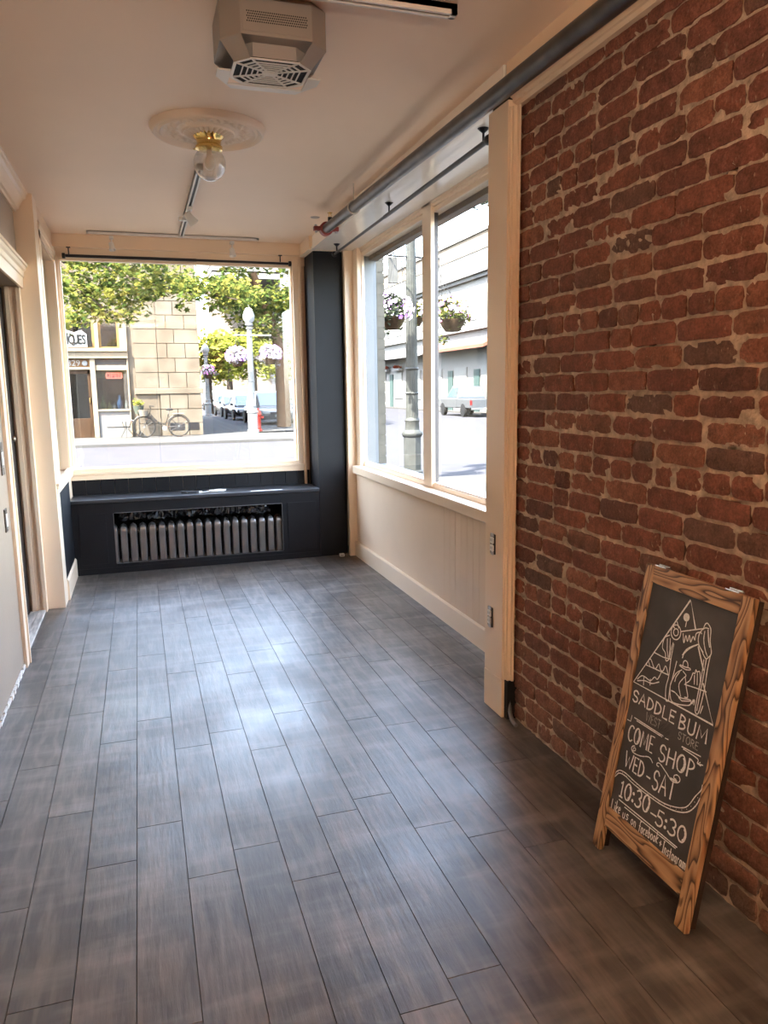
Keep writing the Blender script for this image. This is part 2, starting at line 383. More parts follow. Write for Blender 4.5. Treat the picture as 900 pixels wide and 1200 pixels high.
for c in range(0, 37):
    z0 = BASE + c * CO; hd = c in HEADERS
    pitch = .1145 if hd else .2255
    y = YE - (.0 if hd else (.113 if c % 2 else .0)) + random.uniform(-.02, .02) + pitch * 2
    while y > Y0 - .1:
        p = pitch * random.uniform(.95, 1.05)
        if (not hd) and random.random() < .05: p = .115
        a, b = y - p, y
        g = random.uniform(.0034, .0068); gz = random.uniform(.0042, .0066)
        a2, b2 = max(a + g, Y0), min(b - g, YE)
        if b2 - a2 > .025:
            w = math.sin(y * 3.1 + c) * .0025
            brick(bw, a2, b2, z0 + gz + w, z0 + CO - gz + w)
        y -= p
br = bw.build('wall_right', BRICK, fix=True); br['kind'] = 'structure'
# mortar bed behind the bricks: a lumpy sheet with a solid wall behind it
mo = MB(); ny, nz = 300, 170; vs = []
for i in range(ny + 1):
    for j in range(nz + 1):
        vs.append((XB + .0072 + random.gauss(0, .0022) + (.02 if random.random() < .012 else 0), Y0 + (YE - Y0) * i / ny, 2.70 * j / nz))
mo.add(vs, [(i * (nz + 1) + j, i * (nz + 1) + j + 1, (i + 1) * (nz + 1) + j + 1, (i + 1) * (nz + 1) + j) for i in range(ny) for j in range(nz)], True)
mo.box(XB + .02, 1.95, Y0, YE, -.13, ZC)
mo.build('mortar_bed', MORTAR, br)
# crown over the bricks
def crown(poly, y0, y1, name, m):
    return struct(MB().prism(poly, y0, y1, 'y'), name, m)
cr = MB().prism([(1.56, 2.617), (1.531, 2.617), (1.528, 2.632), (1.519, 2.634), (1.517, 2.648), (1.507, 2.652), (1.503, 2.668), (1.495, 2.672), (1.495, 2.70), (1.49, 2.705), (1.49, 2.78), (1.56, 2.78)], Y0, 2.984, 'y')
struct(cr, 'trim_crown_right', TRIM)

# ---- post between brick and bay
po = MB().box(1.50, 2.0, 2.986, 3.17, .178, 2.645).box(1.4985, 2.0, 2.984, 3.171, 0, .176)
struct(po, 'trim_post', TRIM, bevel=.0018)
struct(MB().box(1.52, 2.0, 2.99, 3.17, 2.645, ZC), 'trim_post_head', mat('dark_gap_shade', (.06, .045, .035), .8, var=.4))  # dark colour stands in for the shaded gap above the post
sd = MB().prism([(1.505, 2.986), (1.505, 2.974), (1.512, 2.974), (1.513, 2.960), (1.527, 2.960), (1.529, 2.946), (1.5385, 2.946), (1.54, 2.986)], .185, 2.617, 'z')
struct(sd, 'trim_post_moulding', TRIM)
struct(MB().box(1.512, 1.56, 2.955, 2.986, .002, .184), 'trim_post_gap', BLACKV)  # black block stands in for the shade in the gap

# ---- bay wall, window on the right
bwall = MB().box(XW, 2.0, 3.17, 6.62, 0, .80)
y = 3.2
while y < 4.5:                                              # beadboard strips on the nearer half
    bwall.box(XW - .007, XW, y, y + .086, .134, .762); y += .089
struct(bwall, 'wall_bay', CREAM, bevel=.0012)
struct(MB().box(XW - .019, XW, 3.17, 6.545, 0, .12).prism([(XW - .019, .12), (XW - .019, .126), (XW - .012, .136), (XW, .136), (XW, .12)], 3.17, 6.545, 'y'), 'baseboard_right', TRIM)
jb = MB().box(1.752, 2.0, 6.545, 6.60, 0, 2.667)
struct(jb, 'trim_bay_jamb', TRIM, bevel=.002)
w2 = thing('window_2', None, None, (1.88, 4.8, .83)); w2['kind'] = 'structure'
f = MB().box(1.765, 1.862, 3.172, 6.46, .765, .832)         # sill
f.build('window_sill', TRIM, w2, bevel=.006)
f = MB().box(1.855, 1.905, 3.172, 6.42, .832, .862).box(1.862, 1.90, 3.172, 6.42, .862, .872)   # bottom rail
f.box(1.853, 2.0, 3.172, 6.46, 2.632, 2.667).box(1.845, 1.853, 3.172, 6.46, 2.650, 2.667).box(1.868, 1.93, 3.172, 6.44, 2.602, 2.632)   # head
f.box(1.825, 1.86, 6.40, 6.545, .832, 2.667).box(1.86, 1.885, 6.39, 6.42, .84, 2.64)             # far casing
f.build('window_frame', TRIM, w2, bevel=.002)
MB().box(1.845, 1.872, 4.745, 4.90, .842, 2.667).build('mullion', TRIM, w2, bevel=.002)
MB().box(1.872, 1.90, 4.75, 4.79, .842, 2.61).build('mullion_shaded_side', mat('mullion_side_shade', (.07, .055, .05), .5), w2)  # near face of the mullion, its shade put into the colour
MB().box(1.8795, 1.8825, 3.172, 6.40, .866, 2.605).build('pane', PANE, w2)
GREYJ = mat('grey_metal_jamb', (.13, .132, .13), .45, var=.05)
MB().box(1.888, 1.99, 6.395, 6.42, .80, 2.60).build('outer_jamb', GREYJ, w2)
MB().box(1.93, 2.0, 3.172, 6.40, 2.567, 2.667).build('outer_head', mat('brown_lintel', (.17, .105, .06), .6, var=.1), w2)
MB().box(1.90, 2.06, 3.0, 6.40, .80, .845).build('outer_sill', GREYJ, w2)

# ---- black column between cabinet and bay
struct(MB().box(1.50, 1.752, YC, YB + .1, 0, 2.667), 'wall_pier', BLACK, bevel=.002)
# ---- back wall, shop window
wb = MB().box(-.82, 2.0, YB + .01, 7.15, -.1, .85).box(-.82, 2.0, YB + .01, 7.15, 2.595, ZC)
wb.box(-.82, -.553, YB + .01, 7.15, .85, 2.595).box(1.386, 2.0, YB + .01, 7.15, .85, 2.595)
struct(wb, 'wall_back', CREAM)
pl = MB(); x = -.585
while x < 1.49:                                             # black boards under the sill
    pl.box(x, min(x + .113, 1.498), YB - .012, YB + .01, .60, .756); x += .1155
struct(pl, 'trim_black_back_board', BLACK, bevel=.0015)
hd = MB().box(-.585, 1.50, YB - .05, YB + .01, 2.675, ZC).box(-.585, 1.50, YB - .06, YB - .05, 2.675, 2.684)
hd.box(-.585, 1.50, YB - .018, YB + .01, 2.595, 2.675)
hd.box(1.455, 2.0, YC - .055, YB + .01, 2.667, ZC - .002).box(1.448, 1.80, YC - .062, YC - .055, 2.667, 2.682).box(1.448, 1.455, YC - .055, YB - .05, 2.667, 2.682)
struct(hd, 'trim_header', TRIM, bevel=.0015)
w1 = thing('window_1', None, None, (.41, 7.0, .85)); w1['kind'] = 'structure'
f = MB().box(-.582, -.553, YB - .02, YB + .02, .85, 2.60).box(1.386, 1.44, YB - .03, YB + .02, .80, 2.60).box(1.44, 1.462, YB - .045, YB + .0, .63, 2.675)
f.box(-.553, -.540, YB + .0, YB + .05, .852, 2.592).box(1.372, 1.386, YB, YB + .05, .852, 2.592).box(-.553, 1.386, YB, YB + .05, 2.578, 2.592)
f.build('window_frame', TRIM, w1, bevel=.002)
MB().box(-.585, 1.44, YB - .032, YB + .0, .756, .80).box(-.585, 1.44, YB - .045, YB, .80, .822).box(-.585, 1.44, YB - .028, YB + .05, .822, .853).build('window_sill', TRIM, w1, bevel=.003)
MB().box(-.541, 1.374, YB + .03, YB + .034, .855, 2.58).build('pane', PANE, w1)

# ---- left wall: plaster, doorway, pilaster, side window of the bay
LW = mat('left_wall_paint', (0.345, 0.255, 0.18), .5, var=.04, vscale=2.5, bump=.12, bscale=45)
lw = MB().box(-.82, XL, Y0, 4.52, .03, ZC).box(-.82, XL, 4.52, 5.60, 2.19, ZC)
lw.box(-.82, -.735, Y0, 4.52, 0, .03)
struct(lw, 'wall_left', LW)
lb = MB().box(-.82, -.585, 5.86, YB + .01, 0, .86).box(-.82, -.585, 5.86, YB + .01, 2.55, ZC)
lb.box(-.82, -.585, 5.86, 5.97, .86, 2.55).box(-.82, -.585, 6.86, YB + .01, .86, 2.55)
struct(lb, 'wall_left_bay', CREAM)
struct(MB().box(-.82, -.575, 5.65, 5.86, 0, ZC), 'trim_pilaster', TRIM, bevel=.003)
struct(MB().box(-.585, -.575, 5.86, 6.62, .155, .86), 'trim_black_left_panel', BLACK)
struct(MB().box(-.585, -.562, 5.86, 6.62, 0, .14).prism([(-.585, .14), (-.562, .14), (-.572, .155), (-.585, .155)], 5.86, 6.62, 'y'), 'baseboard_left', TRIM)
w3 = thing('window_3', None, None, (-.6, 6.4, .88)); w3['kind'] = 'structure'
MB().box(-.60, -.553, 5.66, 6.96, .862, .882).box(-.60, -.560, 5.68, 6.96, .84, .862).box(-.60, -.568, 5.70, 6.96, .80, .84).build('window_sill', TRIM, w3, bevel=.004)
MB().box(-.586, -.572, 5.86, 5.965, .885, 2.66).box(-.586, -.572, 6.865, 6.95, .885, 2.66).box(-.586, -.572, 5.86, 6.95, 2.555, 2.66).box(-.575, -.566, 5.86, 6.95, 2.60, 2.64).build('window_frame', TRIM, w3, bevel=.002)
MB().box(-.64, -.636, 5.97, 6.86, .885, 2.55).build('pane', PANE, w3)
struct(MB().prism([(-.69, 2.66), (-.678, 2.66), (-.672, 2.675), (-.66, 2.68), (-.65, 2.70), (-.628, 2.735), (-.612, 2.745), (-.608, 2.765), (-.60, 2.768), (-.60, 2.78), (-.69, 2.78)], Y0, 5.65, 'y'), 'trim_crown_left', TRIM)
dh = MB().prism([(-.69, 2.18), (-.672, 2.18), (-.670, 2.25), (-.662, 2.255), (-.660, 2.285), (-.648, 2.295), (-.645, 2.315), (-.635, 2.318), (-.635, 2.335), (-.69, 2.335)], 4.40, 5.65, 'y')
dh.box(XL, -.672, 4.44, 4.535, 0, 2.18).box(XL, -.664, 4.515, 4.535, 0, 2.18).box(-.80, XL, 4.52, 4.53, 0, 2.19)
struct(dh, 'trim_door_casing', TRIM, bevel=.0015)
dj = MB().box(-.782, XL, 5.60, 5.652, 0, 2.19).box(-.782, -.755, 5.592, 5.60, 0, 2.18).box(-.715, XL, 5.585, 5.60, 0, 2.18).box(-.728, -.715, 5.592, 5.60, 0, 2.18)
struct(dj, 'trim_door_jamb', TRIM, bevel=.0015)
MB_ = MB().box(-.80, -.70, 4.53, 5.592, -.002, .012).box(-.745, -.70, 4.53, 5.592, .012, .016)
struct(MB_, 'trim_threshold', mat('washed_threshold', (.50, .46, .41), .6, var=.4, vscale=18, stretch=(3, .4, 1)), bevel=.002)
pb = MB(); y = 3.2                                           # ragged plaster edge along the floor
while y < 4.44:
    h = random.uniform(.012, .03); d = random.uniform(.0, .008); s = random.uniform(.02, .06)
    pb.box(-.72, XL + .001 + d, y, min(y + s, 4.44), 0, h); y += s
struct(pb, 'trim_plaster_edge', mat('broken_plaster', (.78, .74, .68), .9, var=.25, vscale=60))
d1 = thing('door_1', None, None, (-.815, 4.53, 0)); d1['kind'] = 'structure'
DOORM = mat('dark_stained_door', (.035, .024, .018), .5, var=.4, vscale=14, stretch=(4, 4, .5), bump=.2)
MB().box(-.855, -.81, 4.53, 5.648, .014, 2.18).box(-.81, -.803, 5.50, 5.648, .016, 2.18).box(-.81, -.803, 4.53, 4.66, .016, 2.18).build('door_leaf', DOORM, d1)
k = MB().lathe([(.0, -.809), (.022, -.809), (.022, -.804), (.008, -.802), (.008, -.79), (.016, -.785), (.018, -.776), (.012, -.768), (0, -.766)], (0, 5.43, 1.21), 14, 'x')
k.build('door_knob', mat('worn_nickel', (.30, .24, .18), .4, .9), d1)
# rear of the room, behind the camera
struct(MB().box(-.82, 1.95, Y0 - .1, Y0, 0, ZC), 'wall_rear', CREAM)
# the rest of the building this room belongs to
own = MB().box(-9, 2.0, -7, 7.15, ZC + .1, 7.0).box(-9, 2.0, -7, -2, 7.0, 10.5)
own.box(-9, -.86, -7, 7.0, -.15, ZC + .1)
struct(own, 'wall_exterior', mat('own_brick', (.2, .16, .12), .85, var=.2))
cb = MB(); z = -.1
while z < 2.75:                                              # pale brick corner pier outside the bay
    for (a, b) in (((6.42, 6.66), (6.67, 6.90), (6.91, 7.16)) if int(round((z + .1) / .092)) % 2 else ((6.42, 6.54), (6.55, 6.78), (6.79, 7.02), (7.03, 7.16))):
        cb.box(2.0, 2.068, a, b, z + .004, z + .088)
    z += .092
cb.box(2.0, 2.06, 6.425, 7.155, -.15, 2.9)
struct(cb, 'wall_corner_pier', mat('buff_brick', (.11, .092, .066), .85, var=.18, vscale=9))
# ================================================================== THINGS IN THE ROOM
# ---- radiator cabinet under the window
cab = thing('radiator_cabinet', 'black painted built-in radiator cabinet below the front shop window', 'cabinet', (.45, 6.63, 0))
X0, X1 = -.583, 1.498
OX0, OX1, OZ0, OZ1 = -.252, 1.155, .083, .507
f = MB().box(X0, OX0, YC, YC + .02, 0, .60).box(OX1, X1, YC, YC + .02, 0, .60).box(OX0, OX1, YC, YC + .02, OZ1, .60).box(OX0, OX1, YC, YC + .02, 0, OZ0)
f.box(X0, X1, YC - .006, YC, 0, .05)
f.build('front_board', BLACK, cab, bevel=.0015)
for (a, b) in ((-.525, -.315), (1.205, 1.462)):
    MB().box(a, b, YC - .007, YC - .001, .088, .512).build('side_panel', BLACK, cab, bevel=.002)
MB().box(X0, 1.497, YC - .018, YB - .013, .60, .628).build('shelf_top', mat('black_shelf_paint', (.026, .027, .03), .3, var=.3, vscale=6, bump=.06, bscale=18), cab, bevel=.004)
MB().box(X0, X1, YB - .03, YB - .014, 0, .60).build('back_board', BLACKV, cab)
f = MB()
for (a, b, c, d) in ((OX0 - .004, OX0, OZ0, OZ1), (OX1, OX1 + .004, OZ0, OZ1), (OX0, OX1, OZ0 - .004, OZ0), (OX0, OX1, OZ1, OZ1 + .004)):
    f.box(a, b, YC - .004, YC + .004, c, d)
f.build('opening_edge', mat('worn_edge', (.11, .105, .10), .5), cab)

rad = thing('radiator', 'silver painted column radiator inside the black cabinet opening', 'radiator', (.45, 6.75, 0))
SILV = mat('silver_radiator_paint', (.20, .195, .19), .3, .8, var=.12, vscale=8)
def section(x):
    m = MB(); w = .0335
    prof = []                                            # rounded-top flat column with a pressed centre flute
    nz = 26
    for i in range(nz + 1):
        z = .03 + .367 * i / nz
        t = max(0, (z - .347) / .05)
        prof.append((z, w * math.sqrt(max(0.02, 1 - t * t)) if t > 0 else w))
    vs = []; n = 20
    for z, ww in prof:
        for k in range(n):
            a = 2 * PI * k / n
            c, s_ = math.cos(a), math.sin(a)
            px = math.copysign(abs(c) ** .6, c) * ww; py = math.copysign(abs(s_) ** .6, s_) * .075 * (.4 + .6 * ww / w)
            if s_ < -.5: py += .011 * math.exp(-((c * 1.0) / .33) ** 2)
            vs.append((x + px, 6.735 + py, z))
    fs = [(i * n + k, i * n + (k + 1) % n, (i + 1) * n + (k + 1) % n, (i + 1) * n + k) for i in range(nz) for k in range(n)]
    m.add(vs, fs, True); m.f += [tuple(range(n))[::-1], tuple(nz * n + k for k in range(n))]; m.sm += [False, True]
    return m
s0 = section(0).build('section', SILV, rad)
xs = [-.262 + .0776 * i for i in range(19)]
for i, x in enumerate(xs):
    o = s0 if i == 0 else s0.copy()
    if i: COL.objects.link(o)
    o.location.x = x
MB().tube([(-.30, 6.75, .07), (1.18, 6.75, .07)], .022, 10).build('supply_pipe', SILV, rad)
MB().tube([(-.30, 6.75, .33), (1.18, 6.75, .33)], .022, 10).build('return_pipe', SILV, rad)
# crumpled black plastic lying along the top of the radiator
def crumple(x0, x1, nx, nr, seed):
    r = random.Random(seed); vs = []
    for i in range(nx + 1):
        for j in range(nr + 1):
            u, v = i / nx, j / nr; a = PI * (.05 + .95 * v)
            R = .050 + r.gauss(0, .013)
            x = x0 + (x1 - x0) * u + r.gauss(0, .007)
            vs.append((x, 6.715 - math.cos(a - .2) * R * .9 + r.gauss(0, .005), .428 + math.sin(a) * R * 1.35 + r.gauss(0, .007)))
    W = nr + 1
    return MB().add(vs, [(i * W + j, i * W + j + 1, (i + 1) * W + j + 1, (i + 1) * W + j) for i in range(nx) for j in range(nr)], False)
o = crumple(-.21, 1.05, 74, 9, 3).build('plastic_sheet', mat('black_plastic_film', (.010, .010, .011), .16, spec=1.0), None, fix=False)
tag(o, 'crumpled shiny black plastic sheet lying along the radiator top', 'plastic sheet')

# ---- odds and ends on the shelf
CORDW = mat('white_cord', (.80, .78, .72), .5); CORDB = mat('black_cord', (.012, .012, .012), .5)
def coil(cx, cy, z, R, turns, seed, r, el=.55):
    q = random.Random(seed); pts = []; n = int(turns * 14); ph = q.random() * 6
    for i in range(n):
        a = i * 2 * PI / 14; k = R * (1 + .25 * math.sin(a * .37 + ph)) 
        pts.append((cx + math.cos(a) * k + .01 * math.sin(a * .21), cy + math.sin(a) * k * el, z + r + .0035 * (i // 14) + .002 * math.sin(a * 1.7)))
    return pts
base = at(268, 573.5, 6.72)
ZS = .6285
bc = thing('black_power_cord', 'black coiled cord with plug on the black shelf, left of white cord', 'cord', (.40, 6.74, ZS))
MB().tube(coil(.40, 6.74, ZS, .035, 3, 1, .0035), .0035, 6).build('cable', CORDB, bc)
MB().box(.305, .352, 6.725, 6.755, ZS + .0005, ZS + .021).build('plug', CORDB, bc, bevel=.004)
MB().tube([(.352, 6.74, ZS + .01), (.375, 6.72, ZS + .006), (.40, 6.715, ZS + .004)], .0032, 6).build('lead', CORDB, bc)
wc = thing('white_power_cord', 'white looped cord lying on the black shelf below the window', 'cord', (.61, 6.76, ZS))
MB().tube(coil(.61, 6.76, ZS, .062, 3.4, 5, .0036, .42), .0036, 6).build('cable', CORDW, wc)
MB().tube([(.55, 6.76, ZS + .006), (.52, 6.73, ZS + .006), (.47, 6.70, ZS + .006)], .0036, 6).build('lead', CORDW, wc)
MB().box(.452, .478, 6.688, 6.712, ZS + .0005, ZS + .018).build('plug', CORDW, wc, bevel=.003)
pv = [(.885, 6.63, 0), (1.17, 6.635, 0), (1.165, 6.665, 0), (.89, 6.662, 0)]
pp = MB().prism([(.885, 6.625), (1.17, 6.63), (1.165, 6.66), (.89, 6.657)], .6288, .6305, 'z').build('paper_strip', mat('white_paper', (.85, .84, .82), .6))
tag(pp, 'thin white paper strip near the front edge of the black shelf', 'paper')
# ---- bits on the floor by the column
t = thing('small_white_box', 'tiny white box on the floor at the foot of the black column', 'box', (1.672, 6.565, 0))
MB().box(1.655, 1.698, 6.545, 6.578, .0005, .027).build('body', WHITEP, t, bevel=.003)
MB().box(1.662, 1.69, 6.543, 6.5449, .008, .02).build('label_patch', mat('grey_print', (.35, .35, .36), .5), t)
tag(MB().box(1.712, 1.742, 6.558, 6.582, .0005, .02).build('floor_scrap', mat('brown_scrap', (.16, .12, .09), .7), bevel=.005), 'tiny brown scrap beside the white box near the column', 'scrap')

# ---- sprinkler pipe along the bay
P0, P1 = Vector((1.38, 1.0, 2.5705)), Vector((1.38, 5.70, 2.651))
def pp_at(y): return P0 + (P1 - P0) * ((y - P0.y) / (P1.y - P0.y))
sp = thing('sprinkler_pipe', 'thick dark steel sprinkler pipe running under the ceiling above the bay', 'pipe', (1.38, 3.6, 2.62))
MB().tube([pp_at(Y0 + .01), P1], .0338, 20).build('pipe', IRON, sp)
c = pp_at(5.655)
m_ = MB().lathe([(.035, 5.612), (.048, 5.617), (.048, 5.672), (.035, 5.677)], (c.x, 0, c.z), 18, 'y')
m_.box(c.x - .092, c.x - .038, 5.625, 5.663, c.z - .015, c.z + .015).box(c.x + .038, c.x + .092, 5.625, 5.663, c.z - .015, c.z + .015)
cp = m_.build('red_coupling', REDM, sp, bevel=.003)
for s in (-.075, .075): MB().lathe([(.010, c.z - .028), (.010, c.z + .028)], (c.x + s, 5.644, 0), 6).build('coupling_bolt', STEEL, cp)
c6 = pp_at(5.50)
MB().lathe([(.016, c6.z + .026), (.016, c6.z + .054), (.011, c6.z + .054)], (c6.x - .004, 5.50, 0), 12).build('head_socket', CORDB, sp)
m_ = MB()
for s in (-.009, .009): m_.tube([(c6.x - .004 + s * .6, 5.50, c6.z + .054), (c6.x - .004 + s, 5.50, c6.z + .068), (c6.x - .004, 5.50, c6.z + .084)], .003, 6)
m_.lathe([(0, c6.z + .083), (.017, c6.z + .082), (.019, c6.z + .086), (0, c6.z + .088)], (c6.x - .004, 5.50, 0), 12)
m_.build('sprinkler_head', BRASS, sp)
for y_ in (4.89, 1.6):
    h = pp_at(y_)
    hg = [(h.x + .0385 * math.cos(a), y_, h.z + .0385 * math.sin(a)) for a in [PI / 2 + 2 * PI * i / 20 for i in range(21)]]
    MB().tube(hg, .0045, 8).tube([(h.x, y_, h.z + .038), (h.x, y_, ZC)], .0045, 8).build('hanger', mat('cream_hanger', (.62, .55, .46), .4, .3), sp)
# ---- thin curtain rods
rod = thing('curtain_rod', 'thin dark rod hanging below the bay soffit, along the right window', 'rod', (1.58, 4.9, 2.6))
rx = lambda y: 1.583 + (y - 3.386) * .0135
rz_ = lambda y: 2.602
MB().tube([(rx(3.36), 3.36, rz_(0)), (rx(4.95), 4.95, rz_(0))], .0125, 12).build('outer_tube', RODM, rod)
MB().tube([(rx(4.95), 4.95, rz_(0)), (rx(6.36), 6.36, rz_(0))], .0100, 12).build('inner_tube', RODM, rod)
for y in (3.34, 6.37):
    MB().lathe([(.010, y - .018), (.021, y - .014), (.023, y), (.021, y + .014), (.010, y + .018)], (rx(y), 0, rz_(0)), 14, 'y').build('end_cap', RODM, rod)
for y in (3.40, 4.85, 6.28):
    MB().tube([(rx(y), y, rz_(0) + .012), (rx(y), y, 2.66)], .0055, 8).lathe([(.006, 2.648), (.018, 2.658), (.028, 2.6675), (0, 2.6678)], (rx(y), y, 0), 14).build('bracket', RODM, rod)
rod2 = thing('curtain_rod', 'thin black rod across the top of the front shop window', 'rod', (.43, 6.95, 2.62))
zr = lambda x: 2.602 + (x - .43) * -.004
MB().tube([(-.50, 6.945, 2.606), (.55, 6.945, 2.606)], .0125, 12).build('outer_tube', RODM, rod2)
MB().tube([(.55, 6.945, 2.606), (1.355, 6.945, 2.604)], .0105, 12).build('inner_tube', RODM, rod2)
for x in (-.505, 1.36):
    MB().lathe([(.010, x - .013), (.021, x - .012), (.023, x), (.021, x + .012), (.010, x + .013)], (0, 6.945, 2.605), 14, 'x').build('end_cap', RODM, rod2)
for x in (-.465, 1.275):
    MB().tube([(x, 6.945, 2.617), (x, 6.945, 2.668)], .005, 8).box(x - .016, x + .016, 6.93, 6.96, 2.668, 2.6745).build('bracket', RODM, rod2)
tag(MB().lathe([(0, ZC - .006), (.03, ZC - .006), (.036, ZC - .0005), (0, ZC - .0004)], (1.355, 5.88, 0), 20).build('ceiling_cover_plate', mat('cover_plate', (.42, .37, .33), .5)), 'small round cover plate on the ceiling beside the sprinkler pipe end', 'cover plate')

# ---- ceiling rosette and lamp
CX, CY = .413, 4.085
rs = MB(); NR, NT = 46, 144; vs = []
def ros_h(r, a):
    R = .282; t = r / R
    h = .012
    h += .020 * math.exp(-((t - .93) / .045) ** 2) + .016 * math.exp(-((t - .82) / .03) ** 2)
    if .5 < t < .78: h += .013 * math.exp(-((t - .64) / .09) ** 2) * (.5 + .9 * math.sin(a * 18) * math.cos((t - .64) * 30 + 1.5 * math.sin(a * 9)))
    h += .010 * math.exp(-((t - .47) / .03) ** 2)
    if t < .46: h += .012 + .018 * abs(math.sin(a * 12 + t * 3)) ** .7 * math.sin(PI * min(1, t / .46)) 
    if t > .97: h *= max(0, (1 - t) / .03)
    return h
for i in range(NR + 1):
    r = .05 + (.282 - .05) * i / NR
    for k in range(NT):
        a = 2 * PI * k / NT; vs.append((CX + r * math.cos(a), CY + r * math.sin(a), ZC - .0006 - ros_h(r, a)))
rs.add(vs, [(i * NT + k, i * NT + (k + 1) % NT, (i + 1) * NT + (k + 1) % NT, (i + 1) * NT + k) for i in range(NR) for k in range(NT)], True)
tag(rs.build('ceiling_rosette', mat('rosette_plaster', (.77, .61, .47), .4)), 'round cream plaster ceiling rosette with raised leaf ornament', 'rosette')
lamp = thing('ceiling_lamp', 'clear ribbed glass globe lamp in a brass holder below the rosette', 'lamp', (CX, CY, 2.7))
BR_ = [(.03, 2.752), (.073, 2.748), (.076, 2.742), (.066, 2.730), (.058, 2.718), (.060, 2.700), (.066, 2.694), (.066, 2.682), (.056, 2.678)]
MB().lathe(BR_, (CX, CY, 0), 28).build('brass_holder', BRASS, lamp)
for k in range(3):
    a = k * 2.1 + .6; MB().tube([(CX + .062 * math.cos(a), CY + .062 * math.sin(a), 2.688), (CX + .08 * math.cos(a), CY + .08 * math.sin(a), 2.688)], .004, 8).build('thumb_screw', BRASS, lamp)
gp = []
for i in range(25):
    a = PI * i / 24 * .86 + PI * .14
    gp.append((.078 * math.sin(a) * (1 + .04 * math.cos(a)), 2.612 + .080 * math.cos(a)))
vs = []; n = 72
for r, z in gp:
    for k in range(n):
        a = 2 * PI * k / n; rr = r * (1 + .012 * math.cos(a * 24)); vs.append((CX + rr * math.cos(a), CY + rr * math.sin(a), z))
gm = bpy.data.materials.new('ribbed_clear_glass'); gm.use_nodes = True
nt = gm.node_tree; nt.nodes.clear(); o_ = nt.nodes.new('ShaderNodeOutputMaterial')
t_ = nt.nodes.new('ShaderNodeBsdfTransparent'); t_.inputs[0].default_value = (.93, .91, .88, 1); g_ = nt.nodes.new('ShaderNodeBsdfGlossy'); g_.inputs['Roughness'].default_value = .08
lw_ = nt.nodes.new('ShaderNodeLayerWeight'); lw_.inputs[0].default_value = .38; x_ = nt.nodes.new('ShaderNodeMixShader')
d_ = nt.nodes.new('ShaderNodeBsdfDiffuse'); d_.inputs[0].default_value = (.85, .80, .72, 1); x2_ = nt.nodes.new('ShaderNodeMixShader'); x2_.inputs[0].default_value = .16
nt.links.new(t_.outputs[0], x2_.inputs[1]); nt.links.new(d_.outputs[0], x2_.inputs[2])
nt.links.new(lw_.outputs['Facing'], x_.inputs[0]); nt.links.new(x2_.outputs[0], x_.inputs[1]); nt.links.new(g_.outputs[0], x_.inputs[2]); nt.links.new(x_.outputs[0], o_.inputs[0])
MB().add(vs, [(i * n + k, i * n + (k + 1) % n, (i + 1) * n + (k + 1) % n, (i + 1) * n + k) for i in range(24) for k in range(n)], True).build('glass_globe', gm, lamp, fix=False)
MB().lathe([(0, 2.585), (.014, 2.588), (.024, 2.60), (.027, 2.617), (.022, 2.637), (.013, 2.652), (.012, 2.68)], (CX, CY, 0), 20).build('bulb', mat('frosted_bulb', (.85, .80, .72), .4), lamp)

# ---- track lighting
SLOT = mat('dark_slot', (.02, .018, .016), .5); TRACKW = mat('white_track', (.74, .70, .65), .35)
def track(name, label, x0, x1, y0, y1, along, hgt=.034):
    t = thing(name, label, 'track', ((x0 + x1) / 2, (y0 + y1) / 2, ZC), 'ceiling light tracks')
    z0, z1 = ZC - hgt, ZC - .0008
    if along == 'x':
        w = y1 - y0
        m = MB().box(x0, x1, y0, y0 + w * .27, z0, z1).box(x0, x1, y1 - w * .27, y1, z0, z1).box(x0, x1, y0, y1, z0 + .014, z1).box(x0, x0 + .012, y0, y1, z0, z1).box(x1 - .022, x1, y0, y1, z0 + .0, z1)
        s = MB().box(x0 + .012, x1 - .022, y0 + w * .28, y1 - w * .28, z0 + .009, z0 + .0138)
    else:
        w = x1 - x0
        m = MB().box(x0, x0 + w * .27, y0, y1, z0, z1).box(x1 - w * .27, x1, y0, y1, z0, z1).box(x0, x1, y0, y1, z0 + .014, z1).box(x0, x1, y0, y0 + .012, z0, z1).box(x0, x1, y1 - .012, y1, z0, z1)
        s = MB().box(x0 + w * .28, x1 - w * .28, y0 + .012, y1 - .012, z0 + .009, z0 + .0138)
    m.build('rail', TRACKW, t); s.build('contact_slot', SLOT if hgt > .03 else TRACKW, t)
    return t
track('ceiling_track', 'white ceiling light track nearest the camera, beside the boxy heater', -.35, 1.112, 2.60, 2.64, 'x')
track('ceiling_track', 'white ceiling light track running from behind the globe lamp to the front window', .402, .438, 4.70, 6.70, 'y')
track('ceiling_track', 'slim white light track along the ceiling edge above the front window', -.31, 1.065, 6.775, 6.81, 'x', .020)
def spot(x, y, label, aim, size=1.0, drop=.05):
    t = thing('track_spotlight', label, 'spotlight', (x, y, ZC - .035), 'track spotlights')
    z = ZC - .0355
    MB().box(x - .016, x + .016, y - .028, y + .028, z - .022, z).build('adapter', TRACKW, t, bevel=.002)
    MB().tube([(x, y, z - .022), (x, y, z - .022 - drop)], .006, 8).build('stem', TRACKW, t)
    a = Vector(aim).normalized(); k = MB()
    k.lathe([(0, -.045), (.018, -.043), (.024, -.035), (.026, .0), (.034, .03), (.034, .038), (.030, .038), (.024, .012), (0, .01)], (0, 0, 0), 18)
    M = Matrix.Translation((x, y, z - .03 - drop)) @ a.to_track_quat('Z', 'Y').to_matrix().to_4x4() @ Matrix.Scale(size, 4)
    k.xf(M).build('head', TRACKW, t)
    return t
spot(.42, 5.62, 'small white spotlight on the track that runs towards the front window', (.5, .25, -.6), 1.05, .045)
